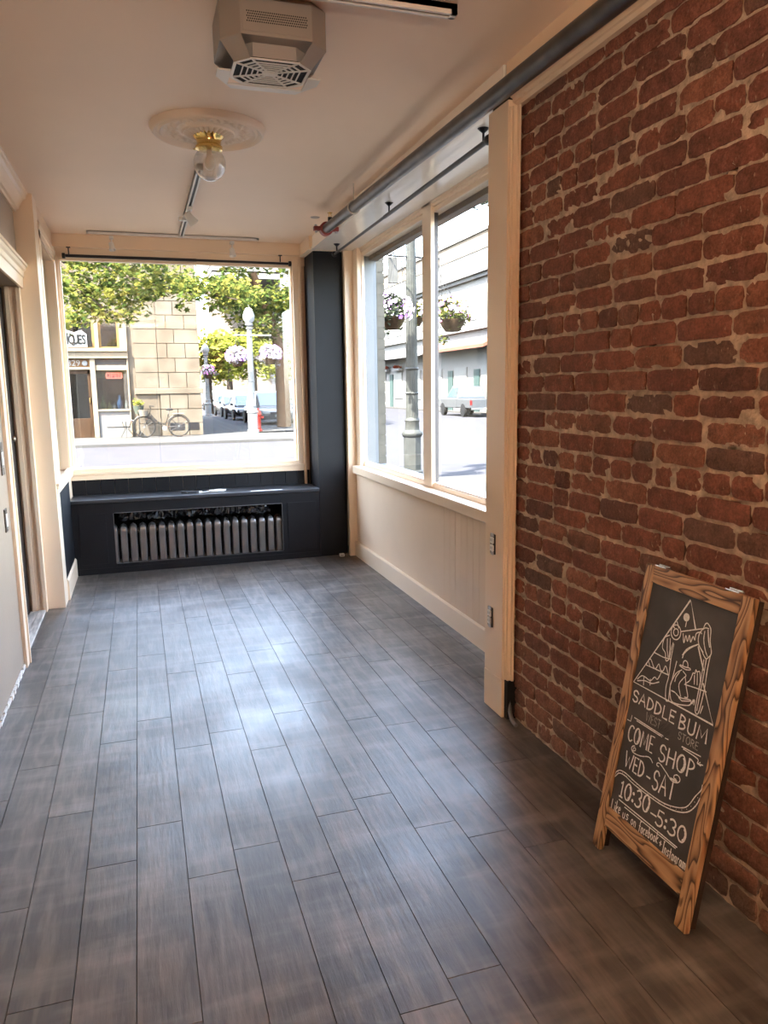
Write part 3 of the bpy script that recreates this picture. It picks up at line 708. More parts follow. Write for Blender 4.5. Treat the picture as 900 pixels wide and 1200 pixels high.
spot(-.125, 6.79, 'small white spotlight above the front window, left of the long track', (.15, -.3, -1), .8, .05)
spot(.84, 6.79, 'small white spotlight above the front window, right of the long track', (.1, -.25, -1), .85, .06)
t = thing('track_power_feed', 'small white power feed box crossing the track towards the front window', 'track feed', (.415, 5.95, ZC - .04))
MB().box(.362, .468, 5.93, 5.965, ZC - .062, ZC - .0352).build('housing', TRACKW, t, bevel=.003)
MB().box(.385, .448, 5.88, 5.925, ZC - .07, ZC - .0352).build('cover', TRACKW, t, bevel=.003)

# ---- boxy ceiling heater fan
ht = thing('ceiling_fan_heater', 'grey boxy ceiling heater with octagonal slotted grille on its underside', 'heater', (.515, 2.87, ZC))
hx, hy = .515, 2.88
def octo(ax, ay, c):  # half-sizes and chamfer
    return [(hx - ax + c, hy - ay), (hx + ax - c, hy - ay), (hx + ax, hy - ay + c), (hx + ax, hy + ay - c), (hx + ax - c, hy + ay), (hx - ax + c, hy + ay), (hx - ax, hy + ay - c), (hx - ax, hy - ay + c)]
top = octo(.182, .160, .062); mid = octo(.168, .135, .055); low = octo(.125, .108, .046)
vs = [(x, y, ZC - .001) for x, y in top] + [(x, y, 2.655) for x, y in top]
fs = [tuple(range(8))] + [(i, (i + 1) % 8, 8 + (i + 1) % 8, 8 + i) for i in range(8)] + [tuple(8 + i for i in range(8))[::-1]]
MB().add(vs, fs).build('housing', GREYM, ht, bevel=.002)
# neck and sloped corner shrouds down to the grille
m_ = MB().prism(octo(.118, .104, .044), 2.610, 2.655)
m_.build('neck', mat('grey_enamel_inner', (.36, .34, .32), .45), ht)
o1, o2 = top, octo(.132, .114, .048)
for i in (1, 3, 5, 7):
    a, b = o1[i], o1[(i + 1) % 8]; c_, d_ = o2[i], o2[(i + 1) % 8]
    m_ = MB(); m_.add([(*a, 2.656), (*b, 2.656), (*d_, 2.600), (*c_, 2.600), (a[0] * .99 + hx * .01, a[1] * .99 + hy * .01, 2.652), (b[0] * .99 + hx * .01, b[1] * .99 + hy * .01, 2.652), (d_[0] * .97 + hx * .03, d_[1] * .97 + hy * .03, 2.601), (c_[0] * .97 + hx * .03, c_[1] * .97 + hy * .03, 2.601)],
           [(0, 1, 2, 3), (4, 7, 6, 5), (0, 4, 5, 1), (1, 5, 6, 2), (2, 6, 7, 3), (3, 7, 4, 0)]); m_.build('corner_shroud', GREYM, ht)
m_ = MB().prism([(hx - .182, hy + .0), (hx - .136, hy - .0), (hx - .136, hy + .118), (hx + .136, hy + .118), (hx + .136, hy + .0), (hx + .182, hy + .0), (hx + .182, hy + .06), (hx + .12, hy + .155), (hx - .12, hy + .155), (hx - .182, hy + .06)], 2.597, 2.603)
m_.build('air_deflector', mat('white_enamel', (.74, .71, .66), .35), ht)
gw = MB(); gz0, gz1 = 2.600, 2.6035
def ring(a0, b0, c0, a1, b1, c1):
    p, q = octo(a0, b0, c0), octo(a1, b1, c1)
    for i in range(8):
        j = (i + 1) % 8
        gw.add([(*p[i], gz0), (*p[j], gz0), (*q[j], gz0), (*q[i], gz0), (*p[i], gz1), (*p[j], gz1), (*q[j], gz1), (*q[i], gz1)],
               [(0, 3, 2, 1), (4, 5, 6, 7), (0, 1, 5, 4), (1, 2, 6, 5), (2, 3, 7, 6), (3, 0, 4, 7)])
ring(.134, .116, .050, .124, .1065, .0455)
for i in range(1, 6):
    s = 1 - i * .155; ring(.120 * s, .103 * s, .044 * s, .120 * s - .0042, .103 * s - .0042, .044 * s - .0016)
for px, py in octo(.122, .105, .045):
    d = Vector((px - hx, py - hy, 0)); q = Vector((-d.y, d.x, 0)).normalized() * .003
    gw.add([(hx + q.x, hy + q.y, gz0 - .0004), (hx - q.x, hy - q.y, gz0 - .0004), (px - q.x, py - q.y, gz0 - .0004), (px + q.x, py + q.y, gz0 - .0004),
            (hx + q.x, hy + q.y, gz1), (hx - q.x, hy - q.y, gz1), (px - q.x, py - q.y, gz1), (px + q.x, py + q.y, gz1)], [(0, 3, 2, 1), (4, 5, 6, 7), (0, 1, 5, 4), (1, 2, 6, 5), (2, 3, 7, 6), (3, 0, 4, 7)])
gw.box(hx - .026, hx + .026, hy - .011, hy + .011, gz0 - .002, gz1)
gr_ = gw.build('grille', mat('white_enamel', (.74, .71, .66), .35), ht)
m_ = MB().prism(octo(.124, .107, .0455), 2.6040, 2.6095); m_.build('grille_backing', BLACKV, gr_)
vp = MB().box(hx - .113, hx + .113, hy - .162, hy - .159, 2.665, 2.765).build('vent_panel', GREYM, ht, bevel=.001)
m_ = MB()
for r in range(5):
    for k in range(29):
        x = hx - .098 + k * .0070 + (.0035 if r % 2 else 0); z = 2.725 - r * .0075
        m_.prism([(x + .0024 * math.cos(a * PI / 3), z + .0024 * math.sin(a * PI / 3)) for a in range(6)], hy - .1626, hy - .1618, 'y')
m_.build('vent_perforation', BLACKV, vp)
# ---- uncovered outlets, switch plates, conduit
RECP = mat('white_receptacle', (.82, .80, .76), .35)
def outlet(y, z, label):
    t = thing('wall_outlet', label, 'outlet', (1.4985, y, z), 'bare outlets on the cream post')
    MB().box(1.4955, 1.4985, y - .024, y + .024, z - .046, z + .046).build('wall_box', mat('dark_box', (.03, .027, .025), .6), t)
    MB().box(1.488, 1.4953, y - .017, y + .017, z - .033, z - .003).box(1.488, 1.4953, y - .017, y + .017, z + .003, z + .033).build('receptacle', RECP, t, bevel=.004)
    for s in (-1, 1): MB().box(1.492, 1.4953, y - .013, y + .013, z + s * .0425 - .0075, z + s * .0425 + .0075).build('mounting_ear', STEEL, t)
    MB().box(1.491, 1.4953, y - .006, y + .006, z - .003, z + .003).build('screw', STEEL, t)
    for dz in (-.018, .018):
        for dy in (-.006, .006): MB().box(1.4876, 1.4879, y + dy - .0012, y + dy + .0012, z + dz - .004, z + dz + .006).build('slot', BLACKV, t)
outlet(3.085, .795, 'bare electrical outlet on the cream post, the upper of two')
outlet(3.105, .447, 'bare electrical outlet on the cream post, the lower of two')
def plate(y, z, label, h):
    t = thing('wall_switch', label, 'switch', (XL, y, z), 'switches on the left wall')
    MB().box(XL + .0005, XL + .006, y - .036, y + .036, z - h, z + h).build('switch_plate', mat('aged_bronze', (.10, .075, .055), .45, .6, var=.6, vscale=60), t, bevel=.002)
    MB().box(XL + .006, XL + .009, y - .017, y + .017, z - .034, z + .034).build('rocker', RECP, t, bevel=.001)
    for s in (-1, 1): MB().box(XL + .006, XL + .0085, y - .004, y + .004, z + s * .043 - .003, z + s * .043 + .003).build('screw', STEEL, t)
plate(4.33, 1.17, 'switch on the left wall at the doorway, the upper of two', .085)
plate(4.285, .855, 'switch on the left wall at the doorway, the lower of two', .06)
cv = [(1.528, 2.966, .12), (1.527, 2.962, .07), (1.524, 2.945, .030), (1.519, 2.91, .011), (1.515, 2.87, .008)]
def spline(pts, n=8):
    P = [Vector(p) for p in pts]; P = [P[0] * 2 - P[1]] + P + [P[-1] * 2 - P[-2]]; out = []
    for i in range(1, len(P) - 2):
        for k in range(n):
            t = k / n; a, b, c, d = P[i - 1], P[i], P[i + 1], P[i + 2]
            out.append(.5 * ((2 * b) + (c - a) * t + (2 * a - 5 * b + 4 * c - d) * t * t + (3 * b - a - 3 * c + d) * t ** 3))
    out.append(P[-2]); return out
sp_ = spline(cv, 14)
tag(MB().tube(sp_, [.0085 + (.0012 if i % 2 else 0) for i in range(len(sp_))], 12).build('flexible_conduit', mat('dull_conduit', (.26, .25, .24), .4, .8)), 'short flexible metal conduit curling out at the foot of the brick wall', 'conduit')

# ================================================================== CHALKBOARD EASEL
def wood_mat(name, axis):
    m = bpy.data.materials.new(name); m.use_nodes = True
    nt = m.node_tree; b = nt.nodes['Principled BSDF']; L = nt.links.new
    tc = nt.nodes.new('ShaderNodeTexCoord'); mp = nt.nodes.new('ShaderNodeMapping'); L(tc.outputs['Object'], mp.inputs[0])
    mp.inputs['Scale'].default_value = (1.5, 1.5, .17) if axis == 'z' else (1.5, .26, 1.5)
    mp.inputs['Rotation'].default_value = (0, .06, 0)
    n = nt.nodes.new('ShaderNodeTexNoise'); n.inputs['Scale'].default_value = 8; n.inputs['Detail'].default_value = 2; L(mp.outputs[0], n.inputs[0])
    ml = nt.nodes.new('ShaderNodeMath'); ml.operation = 'MULTIPLY'; ml.inputs[1].default_value = 14; L(n.outputs['Fac'], ml.inputs[0])
    fr = nt.nodes.new('ShaderNodeMath'); fr.operation = 'FRACT'; L(ml.outputs[0], fr.inputs[0])
    r = nt.nodes.new('ShaderNodeValToRGB'); L(fr.outputs[0], r.inputs[0])
    e = r.color_ramp.elements; e[0].color = (.56, .335, .17, 1); e[1].color = (.05, .018, .007, 1); e[0].position = .25; e[1].position = .90
    q = r.color_ramp.elements.new(.62); q.color = (.37, .19, .085, 1)
    q = r.color_ramp.elements.new(1.0); q.color = (.44, .25, .12, 1)
    f = nt.nodes.new('ShaderNodeTexNoise'); f.inputs['Scale'].default_value = 120; mp2 = nt.nodes.new('ShaderNodeMapping')
    mp2.inputs['Scale'].default_value = (1, 1, .05) if axis == 'z' else (1, .05, 1); L(tc.outputs['Object'], mp2.inputs[0]); L(mp2.outputs[0], f.inputs[0])
    fr2 = nt.nodes.new('ShaderNodeValToRGB'); L(f.outputs['Fac'], fr2.inputs[0]); fr2.color_ramp.elements[0].color = (.7, .7, .7, 1); fr2.color_ramp.elements[1].color = (1.15, 1.15, 1.15, 1)
    mx = nt.nodes.new('ShaderNodeMix'); mx.data_type = 'RGBA'; mx.blend_type = 'MULTIPLY'; mx.inputs[0].default_value = 1; L(r.outputs[0], mx.inputs[6]); L(fr2.outputs[0], mx.inputs[7])
    L(mx.outputs[2], b.inputs['Base Color']); b.inputs['Roughness'].default_value = .45
    return m
WV, WH = wood_mat('burnt_pine_upright', 'z'), wood_mat('burnt_pine_rail', 'y')
SP0 = Vector((1.340, 1.98, .0045)); SV = Vector((.167, 0, .94)).normalized(); SN = Vector((-.94, 0, .167)).normalized()
def W(u, v, d=0.0): return SP0 + Vector((0, -u, 0)) + SV * v + SN * d
def slab(u0, u1, v0, v1, d0, d1, mb=None):
    mb = mb or MB()
    return mb.add([W(u0, v0, d0), W(u1, v0, d0), W(u1, v1, d0), W(u0, v1, d0), W(u0, v0, d1), W(u1, v0, d1), W(u1, v1, d1), W(u0, v1, d1)],
                  [(0, 3, 2, 1), (4, 5, 6, 7), (0, 1, 5, 4), (1, 2, 6, 5), (2, 3, 7, 6), (3, 0, 4, 7)])
sb = thing('sandwich_board', 'wooden framed chalkboard sign standing on the floor against the brick wall', 'sandwich board', (1.42, 1.76, 0))
for (a, b, nm) in ((-.018, .022, 'upright'), (.389, .434, 'upright')):
    slab(a, b, 0, .952, -.018, 0).build(nm, WV, sb, bevel=.0025)
slab(.0225, .3885, .898, .952, -.018, -.001).build('top_rail', WH, sb, bevel=.002)
slab(.0225, .3885, .085, .152, -.018, -.001).build('bottom_rail', WH, sb, bevel=.002)
cbm = bpy.data.materials.new('chalkboard_slate'); cbm.use_nodes = True
nt = cbm.node_tree; b_ = nt.nodes['Principled BSDF']; tc_ = nt.nodes.new('ShaderNodeTexCoord'); n_ = nt.nodes.new('ShaderNodeTexNoise'); n_.inputs['Scale'].default_value = 7; n_.inputs['Detail'].default_value = 8
r_ = nt.nodes.new('ShaderNodeValToRGB'); r_.color_ramp.elements[0].color = (.052, .046, .042, 1); r_.color_ramp.elements[1].color = (.095, .086, .079, 1); r_.color_ramp.elements[0].position = .4; r_.color_ramp.elements[1].position = .75
nt.links.new(tc_.outputs['Object'], n_.inputs[0]); nt.links.new(n_.outputs['Fac'], r_.inputs[0]); nt.links.new(r_.outputs[0], b_.inputs['Base Color']); b_.inputs['Roughness'].default_value = .6
slab(.0225, .3885, .1525, .8975, -.014, -.007).build('chalkboard_panel', cbm, sb)
# rear frame, folded flat behind the front one
DARKW = mat('dark_rear_wood', (.035, .018, .010), .6, var=.4, vscale=20)
for (a, b) in ((-.018, .022), (.389, .434)): slab(a, b, .014, .945, -.0345, -.0195).build('rear_upright', DARKW, sb)
slab(.0225, .3885, .12, .94, -.032, -.0205).build('rear_panel', DARKW, sb)
for u in (.052, .352):
    m_ = slab(u - .025, u + .025, .9525, .956, -.020, .0005); m_.tube([W(u - .025, .957, -.018), W(u + .025, .957, -.018)], .004, 8)
    m_.build('hinge', mat('bright_hinge', (.85, .84, .82), .2, 1.0), sb)
CHALKM = mat('chalk', (.93, .91, .86), .9, var=.18, vscale=180, spec=.1)
CHALKF = mat('faint_chalk', (.42, .41, .385), .9, var=.3, vscale=180, spec=.1)
DZ = -.0064
def ribbon(mb, pts, w, d=DZ):
    pts = [Vector((p[0], p[1])) for p in pts]
    q = [pts[0]]
    for p in pts[1:]:
        if (p - q[-1]).length > 1e-5: q.append(p)
    if len(q) < 2: return
    vs = []; n = len(q)
    for i, p in enumerate(q):
        t = (q[min(i + 1, n - 1)] - q[max(i - 1, 0)])
        if t.length < 1e-7: t = q[min(i + 1, n - 1)] - p
        t.normalize(); nn = Vector((-t.y, t.x)); ww = w * .5 * random.uniform(.8, 1.15)
        e = t * (w * .4) if i == n - 1 else (-t * (w * .4) if i == 0 else Vector((0, 0)))
        for s in (1, -1):
            r = p + nn * ww * s + e; vs.append(W(r.x, r.y, d))
    mb.add(vs, [(2 * i, 2 * i + 1, 2 * i + 3, 2 * i + 2) for i in range(n - 1)])
def smooth2(pts, n=5):
    if len(pts) < 3: return pts
    return [(p.x, p.y) for p in spline([(a, b, 0) for a, b in pts], n)]
CHALK= [[(0.2408, 0.8126), (0.1989, 0.8875), (0.0234, 0.5731), (0.3767, 0.5804), (0.3122, 0.674)], [(0.2657, 0.7665), (0.3016, 0.7117)], [(0.1998, 0.8225), (0.1998, 0.8075)], [(0.2703, 0.8225), (0.274, 0.8361), (0.2811, 0.8415), (0.2909, 0.837), (0.2995, 0.8264), (0.3052, 0.796), (0.3178, 0.7671), (0.3117, 0.7527), (0.3014, 0.745), (0.2807, 0.7609), (0.263, 0.7782), (0.2586, 0.7979), (0.2645, 0.8144), (0.2767, 0.8265), (0.2904, 0.8286)], [(0.2778, 0.8164), (0.2806, 0.7922), (0.2934, 0.7672), (0.306, 0.7528)], [(0.2889, 0.824), (0.2979, 0.7978), (0.3069, 0.78)], [(0.1856, 0.788), (0.2268, 0.805), (0.2692, 0.8221)], [(0.1959, 0.7847), (0.2061, 0.7598), (0.2087, 0.7831), (0.2191, 0.7683), (0.2224, 0.7886), (0.2319, 0.7703), (0.2373, 0.7891), (0.2467, 0.7814), (0.2472, 0.8006), (0.2612, 0.8092), (0.2677, 0.807)], [(0.1856, 0.7858), (0.186, 0.7751), (0.1816, 0.7655), (0.1733, 0.7593), (0.1631, 0.7581), (0.1534, 0.7621), (0.1468, 0.7706), (0.1449, 0.7813), (0.1481, 0.7916), (0.1556, 0.7989), (0.1656, 0.8015), (0.1756, 0.7987), (0.1831, 0.7914), (0.1864, 0.7812)], [(0.1757, 0.7828), (0.1753, 0.7756), (0.1704, 0.7703), (0.1633, 0.7694), (0.1574, 0.7734), (0.1554, 0.7803), (0.1584, 0.787), (0.1648, 0.7901), (0.1717, 0.7884), (0.1758, 0.7826)], [(0.1617, 0.8113), (0.174, 0.7953)], [(0.1487, 0.7943), (0.1564, 0.79)], [(0.1416, 0.7633), (0.1229, 0.7485), (0.1216, 0.719), (0.1385, 0.7067), (0.148, 0.6855), (0.1593, 0.6961), (0.1599, 0.7228), (0.1629, 0.7458)], [(0.1355, 0.7503), (0.1439, 0.7175), (0.154, 0.6987)], [(0.1475, 0.7541), (0.1546, 0.7255), (0.1581, 0.7001)], [(0.167, 0.7428), (0.167, 0.6987), (0.1723, 0.6475), (0.1699, 0.6112), (0.1793, 0.5749), (0.1944, 0.5765)], [(0.1925, 0.6988), (0.1891, 0.645), (0.1863, 0.6174), (0.1915, 0.5775)], [(0.2124, 0.7165), (0.2171, 0.7324), (0.2355, 0.7535), (0.2625, 0.7738), (0.2347, 0.7562), (0.2203, 0.7429), (0.2102, 0.7244)], [(0.3163, 0.7563), (0.3161, 0.7169), (0.3196, 0.6601), (0.3159, 0.5918), (0.3031, 0.5898), (0.3, 0.6231), (0.2996, 0.6901), (0.2957, 0.7388)], [(0.3045, 0.7419), (0.3069, 0.6887), (0.3072, 0.647), (0.3081, 0.5948)], [(0.2625, 0.7738), (0.2871, 0.7589)], [(0.2072, 0.6917), (0.217, 0.69), (0.2358, 0.6889), (0.2525, 0.6941), (0.2484, 0.6977), (0.228, 0.6948), (0.2095, 0.6943)], [(0.2204, 0.6955), (0.2206, 0.7077), (0.2276, 0.7131), (0.2373, 0.7092), (0.2421, 0.6968)], [(0.2193, 0.6821), (0.2017, 0.6671), (0.192, 0.646), (0.1863, 0.6219), (0.2007, 0.5834), (0.2296, 0.5819), (0.2692, 0.5937), (0.28, 0.6023), (0.2758, 0.6126), (0.2357, 0.6039), (0.2121, 0.6098), (0.1949, 0.6098)], [(0.226, 0.6802), (0.2405, 0.6726), (0.2316, 0.6607), (0.2199, 0.6368), (0.2357, 0.6082)], [(0.2388, 0.6677), (0.2505, 0.642), (0.2637, 0.6172), (0.2519, 0.6116)], [(0.2125, 0.6732), (0.2023, 0.6542), (0.2012, 0.6407)], [(0.2301, 0.6017), (0.2438, 0.5972), (0.2767, 0.6095)], [(0.2442, 0.6491), (0.2594, 0.6659), (0.2658, 0.6895), (0.2729, 0.6896), (0.2741, 0.7019), (0.28, 0.6977), (0.2901, 0.7013), (0.3003, 0.6715)], [(0.2731, 0.6846), (0.2786, 0.6612)], [(0.2822, 0.6942), (0.2898, 0.6633)], [(0.2419, 0.6465), (0.288, 0.653), (0.3283, 0.6573)], [(0.0888, 0.6923), (0.133, 0.6915), (0.1676, 0.6967)], [(0.0648, 0.6442), (0.0789, 0.6675), (0.102, 0.6482), (0.112, 0.649), (0.1206, 0.6656), (0.133, 0.6511), (0.1444, 0.653), (0.1512, 0.6702), (0.1693, 0.6487)], [(0.0665, 0.6434), (0.1196, 0.6463), (0.1706, 0.6487)], [(0.0735, 0.6573), (0.0842, 0.645)], [(0.0386, 0.5882), (0.0554, 0.6046), (0.0727, 0.6064), (0.0979, 0.6042), (0.1134, 0.6214), (0.1275, 0.6198), (0.1392, 0.648)], [(0.0403, 0.5827), (0.0726, 0.5948), (0.1065, 0.5984), (0.1359, 0.614)], [(0.0663, 0.604), (0.0713, 0.5804)], [(0.0966, 0.6083), (0.1003, 0.5914)], [(0.2863, 0.6176), (0.2842, 0.6041), (0.2916, 0.6197), (0.2927, 0.6054)], [(0.3266, 0.615), (0.3226, 0.5925)], [(0.0605, 0.4688), (0.1986, 0.4696)], [(0.0729, 0.4638), (0.1934, 0.4651)], [(0.0293, 0.4495), (0.0454, 0.4506), (0.0468, 0.4701)], [(0.2089, 0.4676), (0.2215, 0.4689)], [(0.2806, 0.4742), (0.3557, 0.4798)], [(0.2878, 0.4703), (0.3462, 0.469), (0.3496, 0.4568), (0.3701, 0.461)], [(0.3591, 0.4639), (0.3498, 0.4561), (0.3626, 0.4556)], [(0.0823, 0.3738), (0.0846, 0.3805), (0.0917, 0.381), (0.0922, 0.3747), (0.0822, 0.3691), (0.0738, 0.3727), (0.0768, 0.3821), (0.087, 0.3868), (0.0794, 0.3833), (0.0733, 0.3743), (0.085, 0.3648), (0.1196, 0.3695), (0.1508, 0.3821), (0.1658, 0.3824), (0.1767, 0.3754)], [(0.2051, 0.3767), (0.1964, 0.3769), (0.1975, 0.3842), (0.2099, 0.3871), (0.2392, 0.3757), (0.2681, 0.3639), (0.2913, 0.3697), (0.2987, 0.3821), (0.2885, 0.3899), (0.2756, 0.3852), (0.2733, 0.3762), (0.2833, 0.376)], [(0.0216, 0.2527), (0.0242, 0.2695), (0.0412, 0.2842), (0.0716, 0.2884), (0.1169, 0.2844), (0.1806, 0.2828), (0.2462, 0.2863), (0.2936, 0.298), (0.3314, 0.3152), (0.3498, 0.3338), (0.3663, 0.3679), (0.3818, 0.3937), (0.383, 0.4093)], [(0.0246, 0.2557), (0.0385, 0.2732), (0.0669, 0.2794), (0.1125, 0.2751), (0.183, 0.275), (0.2485, 0.2786), (0.3079, 0.2915), (0.35, 0.3126), (0.3735, 0.3424), (0.3842, 0.3712)], [(0.0624, 0.1966), (0.2059, 0.1987), (0.3378, 0.1992)], [(0.0952, 0.1881), (0.3333, 0.1935)]]
DOTS= [(0.0342, 0.2745), (0.0543, 0.2835), (0.077, 0.283), (0.1027, 0.2833), (0.1287, 0.2811), (0.1537, 0.2802), (0.1818, 0.2789), (0.2087, 0.2796), (0.2344, 0.2822), (0.2594, 0.2855), (0.2832, 0.2909), (0.3063, 0.2971), (0.3279, 0.3064), (0.3453, 0.3185), (0.3585, 0.3342), (0.3679, 0.352), (0.3758, 0.3688)]
BALLOON= [(0.2088, 0.8381), (0.209, 0.8321), (0.2063, 0.8267), (0.2013, 0.8231), (0.1951, 0.822), (0.1893, 0.8238), (0.185, 0.8281), (0.1833, 0.8338), (0.1847, 0.8397), (0.1887, 0.8444), (0.1945, 0.8467), (0.2007, 0.8463), (0.2058, 0.8432)]
TEXT= [('SADDLE', (0.0327, 0.5163), (0.2315, 0.5216), 0.0337, 1), ('BUM', (0.2493, 0.5185), (0.3664, 0.5222), 0.0383, 1), ('WEST', (0.1102, 0.4821), (0.1782, 0.4829), 0.0214, 0.7), ('STORE', (0.2566, 0.4892), (0.3402, 0.4901), 0.0177, 0.7), ('COME', (0.0438, 0.3906), (0.1659, 0.4002), 0.0497, 1), ('SHOP', (0.1948, 0.3932), (0.3436, 0.4067), 0.0501, 1), ('WED', (0.0544, 0.3075), (0.1483, 0.3097), 0.0475, 1), ('-', (0.1621, 0.3099), (0.1806, 0.3102), 0.0381, 1), ('SAT', (0.1918, 0.3023), (0.2888, 0.3145), 0.0581, 1), ('10:30', (0.0592, 0.2069), (0.2012, 0.2257), 0.052, 1), ('-', (0.2094, 0.2143), (0.2375, 0.2167), 0.0442, 1.4), ('5:30', (0.2363, 0.2138), (0.3642, 0.222), 0.0456, 1), ('Like', (0.0317, 0.1461), (0.0787, 0.1566), 0.0366, 0.8), ('us', (0.0916, 0.1514), (0.1203, 0.1595), 0.0319, 0.8), ('on', (0.1346, 0.1558), (0.1594, 0.1569), 0.0296, 0.8), ('facebook', (0.1744, 0.1544), (0.2612, 0.1656), 0.0319, 0.8), ('&', (0.2681, 0.1643), (0.2795, 0.1632), 0.0221, 0.8), ('Instagram', (0.2855, 0.1535), (0.3838, 0.1582), 0.033, 0.8)]

dm = MB()
for i, pl_ in enumerate(CHALK):
    straight = len(pl_) <= 3 or i in (0, 1)
    ribbon(dm, pl_ if straight else smooth2(pl_), .0056 if i in (0, 1) else .0034)
k = len(dm.v); dm.add([W(u, v, DZ) for u, v in BALLOON], [tuple(range(len(BALLOON)))])
for (u, v) in DOTS: dm.add([W(u + .0014 * math.cos(a), v + .0014 * math.sin(a), DZ) for a in [PI / 3 * j for j in range(6)]], [tuple(range(6))])
dm.build('chalk_drawing', CHALKM, sb, fix=False)
def arc(cx, cy, rx, ry, a0, a1, n=12): return [(cx + rx * math.cos(math.radians(a0 + (a1 - a0) * i / n)), cy + ry * math.sin(math.radians(a0 + (a1 - a0) * i / n))) for i in range(n + 1)]
def full(cx, cy, rx, ry): return arc(cx, cy, rx, ry, 90, 450, 20)
GL = {
 'S': (.62, [[(.56, .82)] + arc(.31, .75, .24, .25, 30, 250, 10) + arc(.31, .25, .26, .25, 80, -150, 10)]),
 'A': (.74, [[(.04, 0), (.36, 1), (.70, 0)], [(.16, .36), (.58, .36)]]),
 'D': (.70, [[(.08, 0), (.08, 1)], [(.08, 1)] + arc(.10, .5, .54, .5, 88, -88, 14) + [(.08, 0)]]),
 'L': (.56, [[(.08, 1), (.08, 0), (.52, 0)]]),
 'E': (.58, [[(.54, 1), (.08, 1), (.08, 0), (.54, 0)], [(.08, .52), (.44, .52)]]),
 'B': (.64, [[(.08, 0), (.08, 1)], [(.08, 1)] + arc(.10, .76, .40, .24, 88, -88, 10) + [(.08, .52)] + arc(.10, .26, .48, .26, 88, -88, 10) + [(.08, 0)]]),
 'U': (.72, [[(.08, 1), (.08, .35)] + arc(.36, .30, .28, .30, 180, 360, 12) + [(.64, 1)]]),
 'M': (.92, [[(.06, 0), (.14, 1), (.46, .22), (.78, 1), (.86, 0)]]),
 'W': (1.0, [[(.03, 1), (.26, 0), (.50, .75), (.74, 0), (.97, 1)]]),
 'T': (.66, [[(.04, 1), (.62, 1)], [(.33, 1), (.33, 0)]]),
 'O': (.80, [full(.40, .5, .35, .5)]),
 'R': (.66, [[(.08, 0), (.08, 1)], [(.08, 1)] + arc(.10, .74, .44, .26, 88, -88, 10) + [(.08, .48)], [(.30, .48), (.60, 0)]]),
 'C': (.70, [arc(.42, .5, .36, .5, 50, 310, 16)]),
 'H': (.76, [[(.08, 0), (.08, 1)], [(.68, 0), (.68, 1)], [(.08, .5), (.68, .5)]]),
 'P': (.62, [[(.08, 0), (.08, 1)], [(.08, 1)] + arc(.10, .72, .44, .28, 88, -88, 10) + [(.08, .44)]]),
 '-': (.5, [[(.04, .42), (.46, .42)]]),
 '1': (.34, [[(.03, .84), (.18, 1), (.18, 0)], [(.03, 0), (.33, 0)]]),
 '0': (.72, [full(.36, .5, .31, .5)]),
 '3': (.60, [arc(.26, .75, .26, .25, 140, -80, 10) + arc(.26, .26, .31, .26, 80, -140, 10)]),
 '5': (.60, [[(.54, 1), (.14, 1), (.10, .56)] + arc(.26, .30, .30, .30, 110, -140, 12)]),
 ':': (.24, [full(.10, .62, .05, .05), full(.10, .18, .05, .05)]),
 'i': (.2, [[(.1, .5), (.1, 0)], [(.1, .74), (.1, .80)]]),
 'k': (.42, [[(.06, 1), (.06, 0)], [(.36, .55), (.06, .22), (.38, 0)]]),
 'e': (.44, [[(.06, .26), (.38, .30)] + arc(.22, .27, .17, .27, 10, 310, 12)]),
 'u': (.46, [[(.06, .52), (.06, .16)] + arc(.20, .15, .14, .15, 180, 350, 8), [(.36, .52), (.36, 0)]]),
 's': (.38, [[(.32, .46)] + arc(.19, .40, .13, .13, 30, 250, 8) + arc(.18, .13, .15, .13, 80, -150, 8)]),
 'o': (.46, [full(.22, .26, .18, .26)]),
 'n': (.46, [[(.06, .52), (.06, 0)], [(.06, .36)] + arc(.21, .36, .15, .16, 180, 0, 8) + [(.36, 0)]]),
 'f': (.34, [arc(.26, .85, .14, .15, 60, 180, 6) + [(.12, 0)], [(.0, .52), (.28, .52)]]),
 'a': (.46, [full(.20, .26, .16, .26), [(.38, .52), (.38, 0)]]),
 'c': (.40, [arc(.22, .26, .17, .26, 50, 310, 10)]),
 'b': (.46, [[(.06, 1), (.06, 0)], full(.23, .26, .17, .26)]),
 't': (.32, [[(.15, .85), (.15, 0)], [(.0, .56), (.30, .56)]]),
 'g': (.46, [full(.20, .28, .16, .24), [(.38, .52), (.38, -.15)] + arc(.22, -.15, .16, .17, 0, -150, 8)]),
 'r': (.34, [[(.06, .52), (.06, 0)], [(.06, .34)] + arc(.20, .36, .14, .16, 180, 50, 6)]),
 'm': (.70, [[(.06, .52), (.06, 0)], [(.06, .36)] + arc(.19, .36, .13, .16, 180, 0, 6) + [(.32, 0)], [(.32, .36)] + arc(.46, .36, .14, .16, 180, 0, 6) + [(.60, 0)]]),
 'I': (.26, [[(.12, 1), (.12, 0)], [(.02, 1), (.22, 1)], [(.02, 0), (.22, 0)]]),
 '&': (.5, [[(.25, .7), (.25, .1)], [(.06, .4), (.44, .4)]]),
}
SERIF = {'W', 'S', 'H', 'P', 'M', 'E', 'T', 'A', 'D', 'C'}
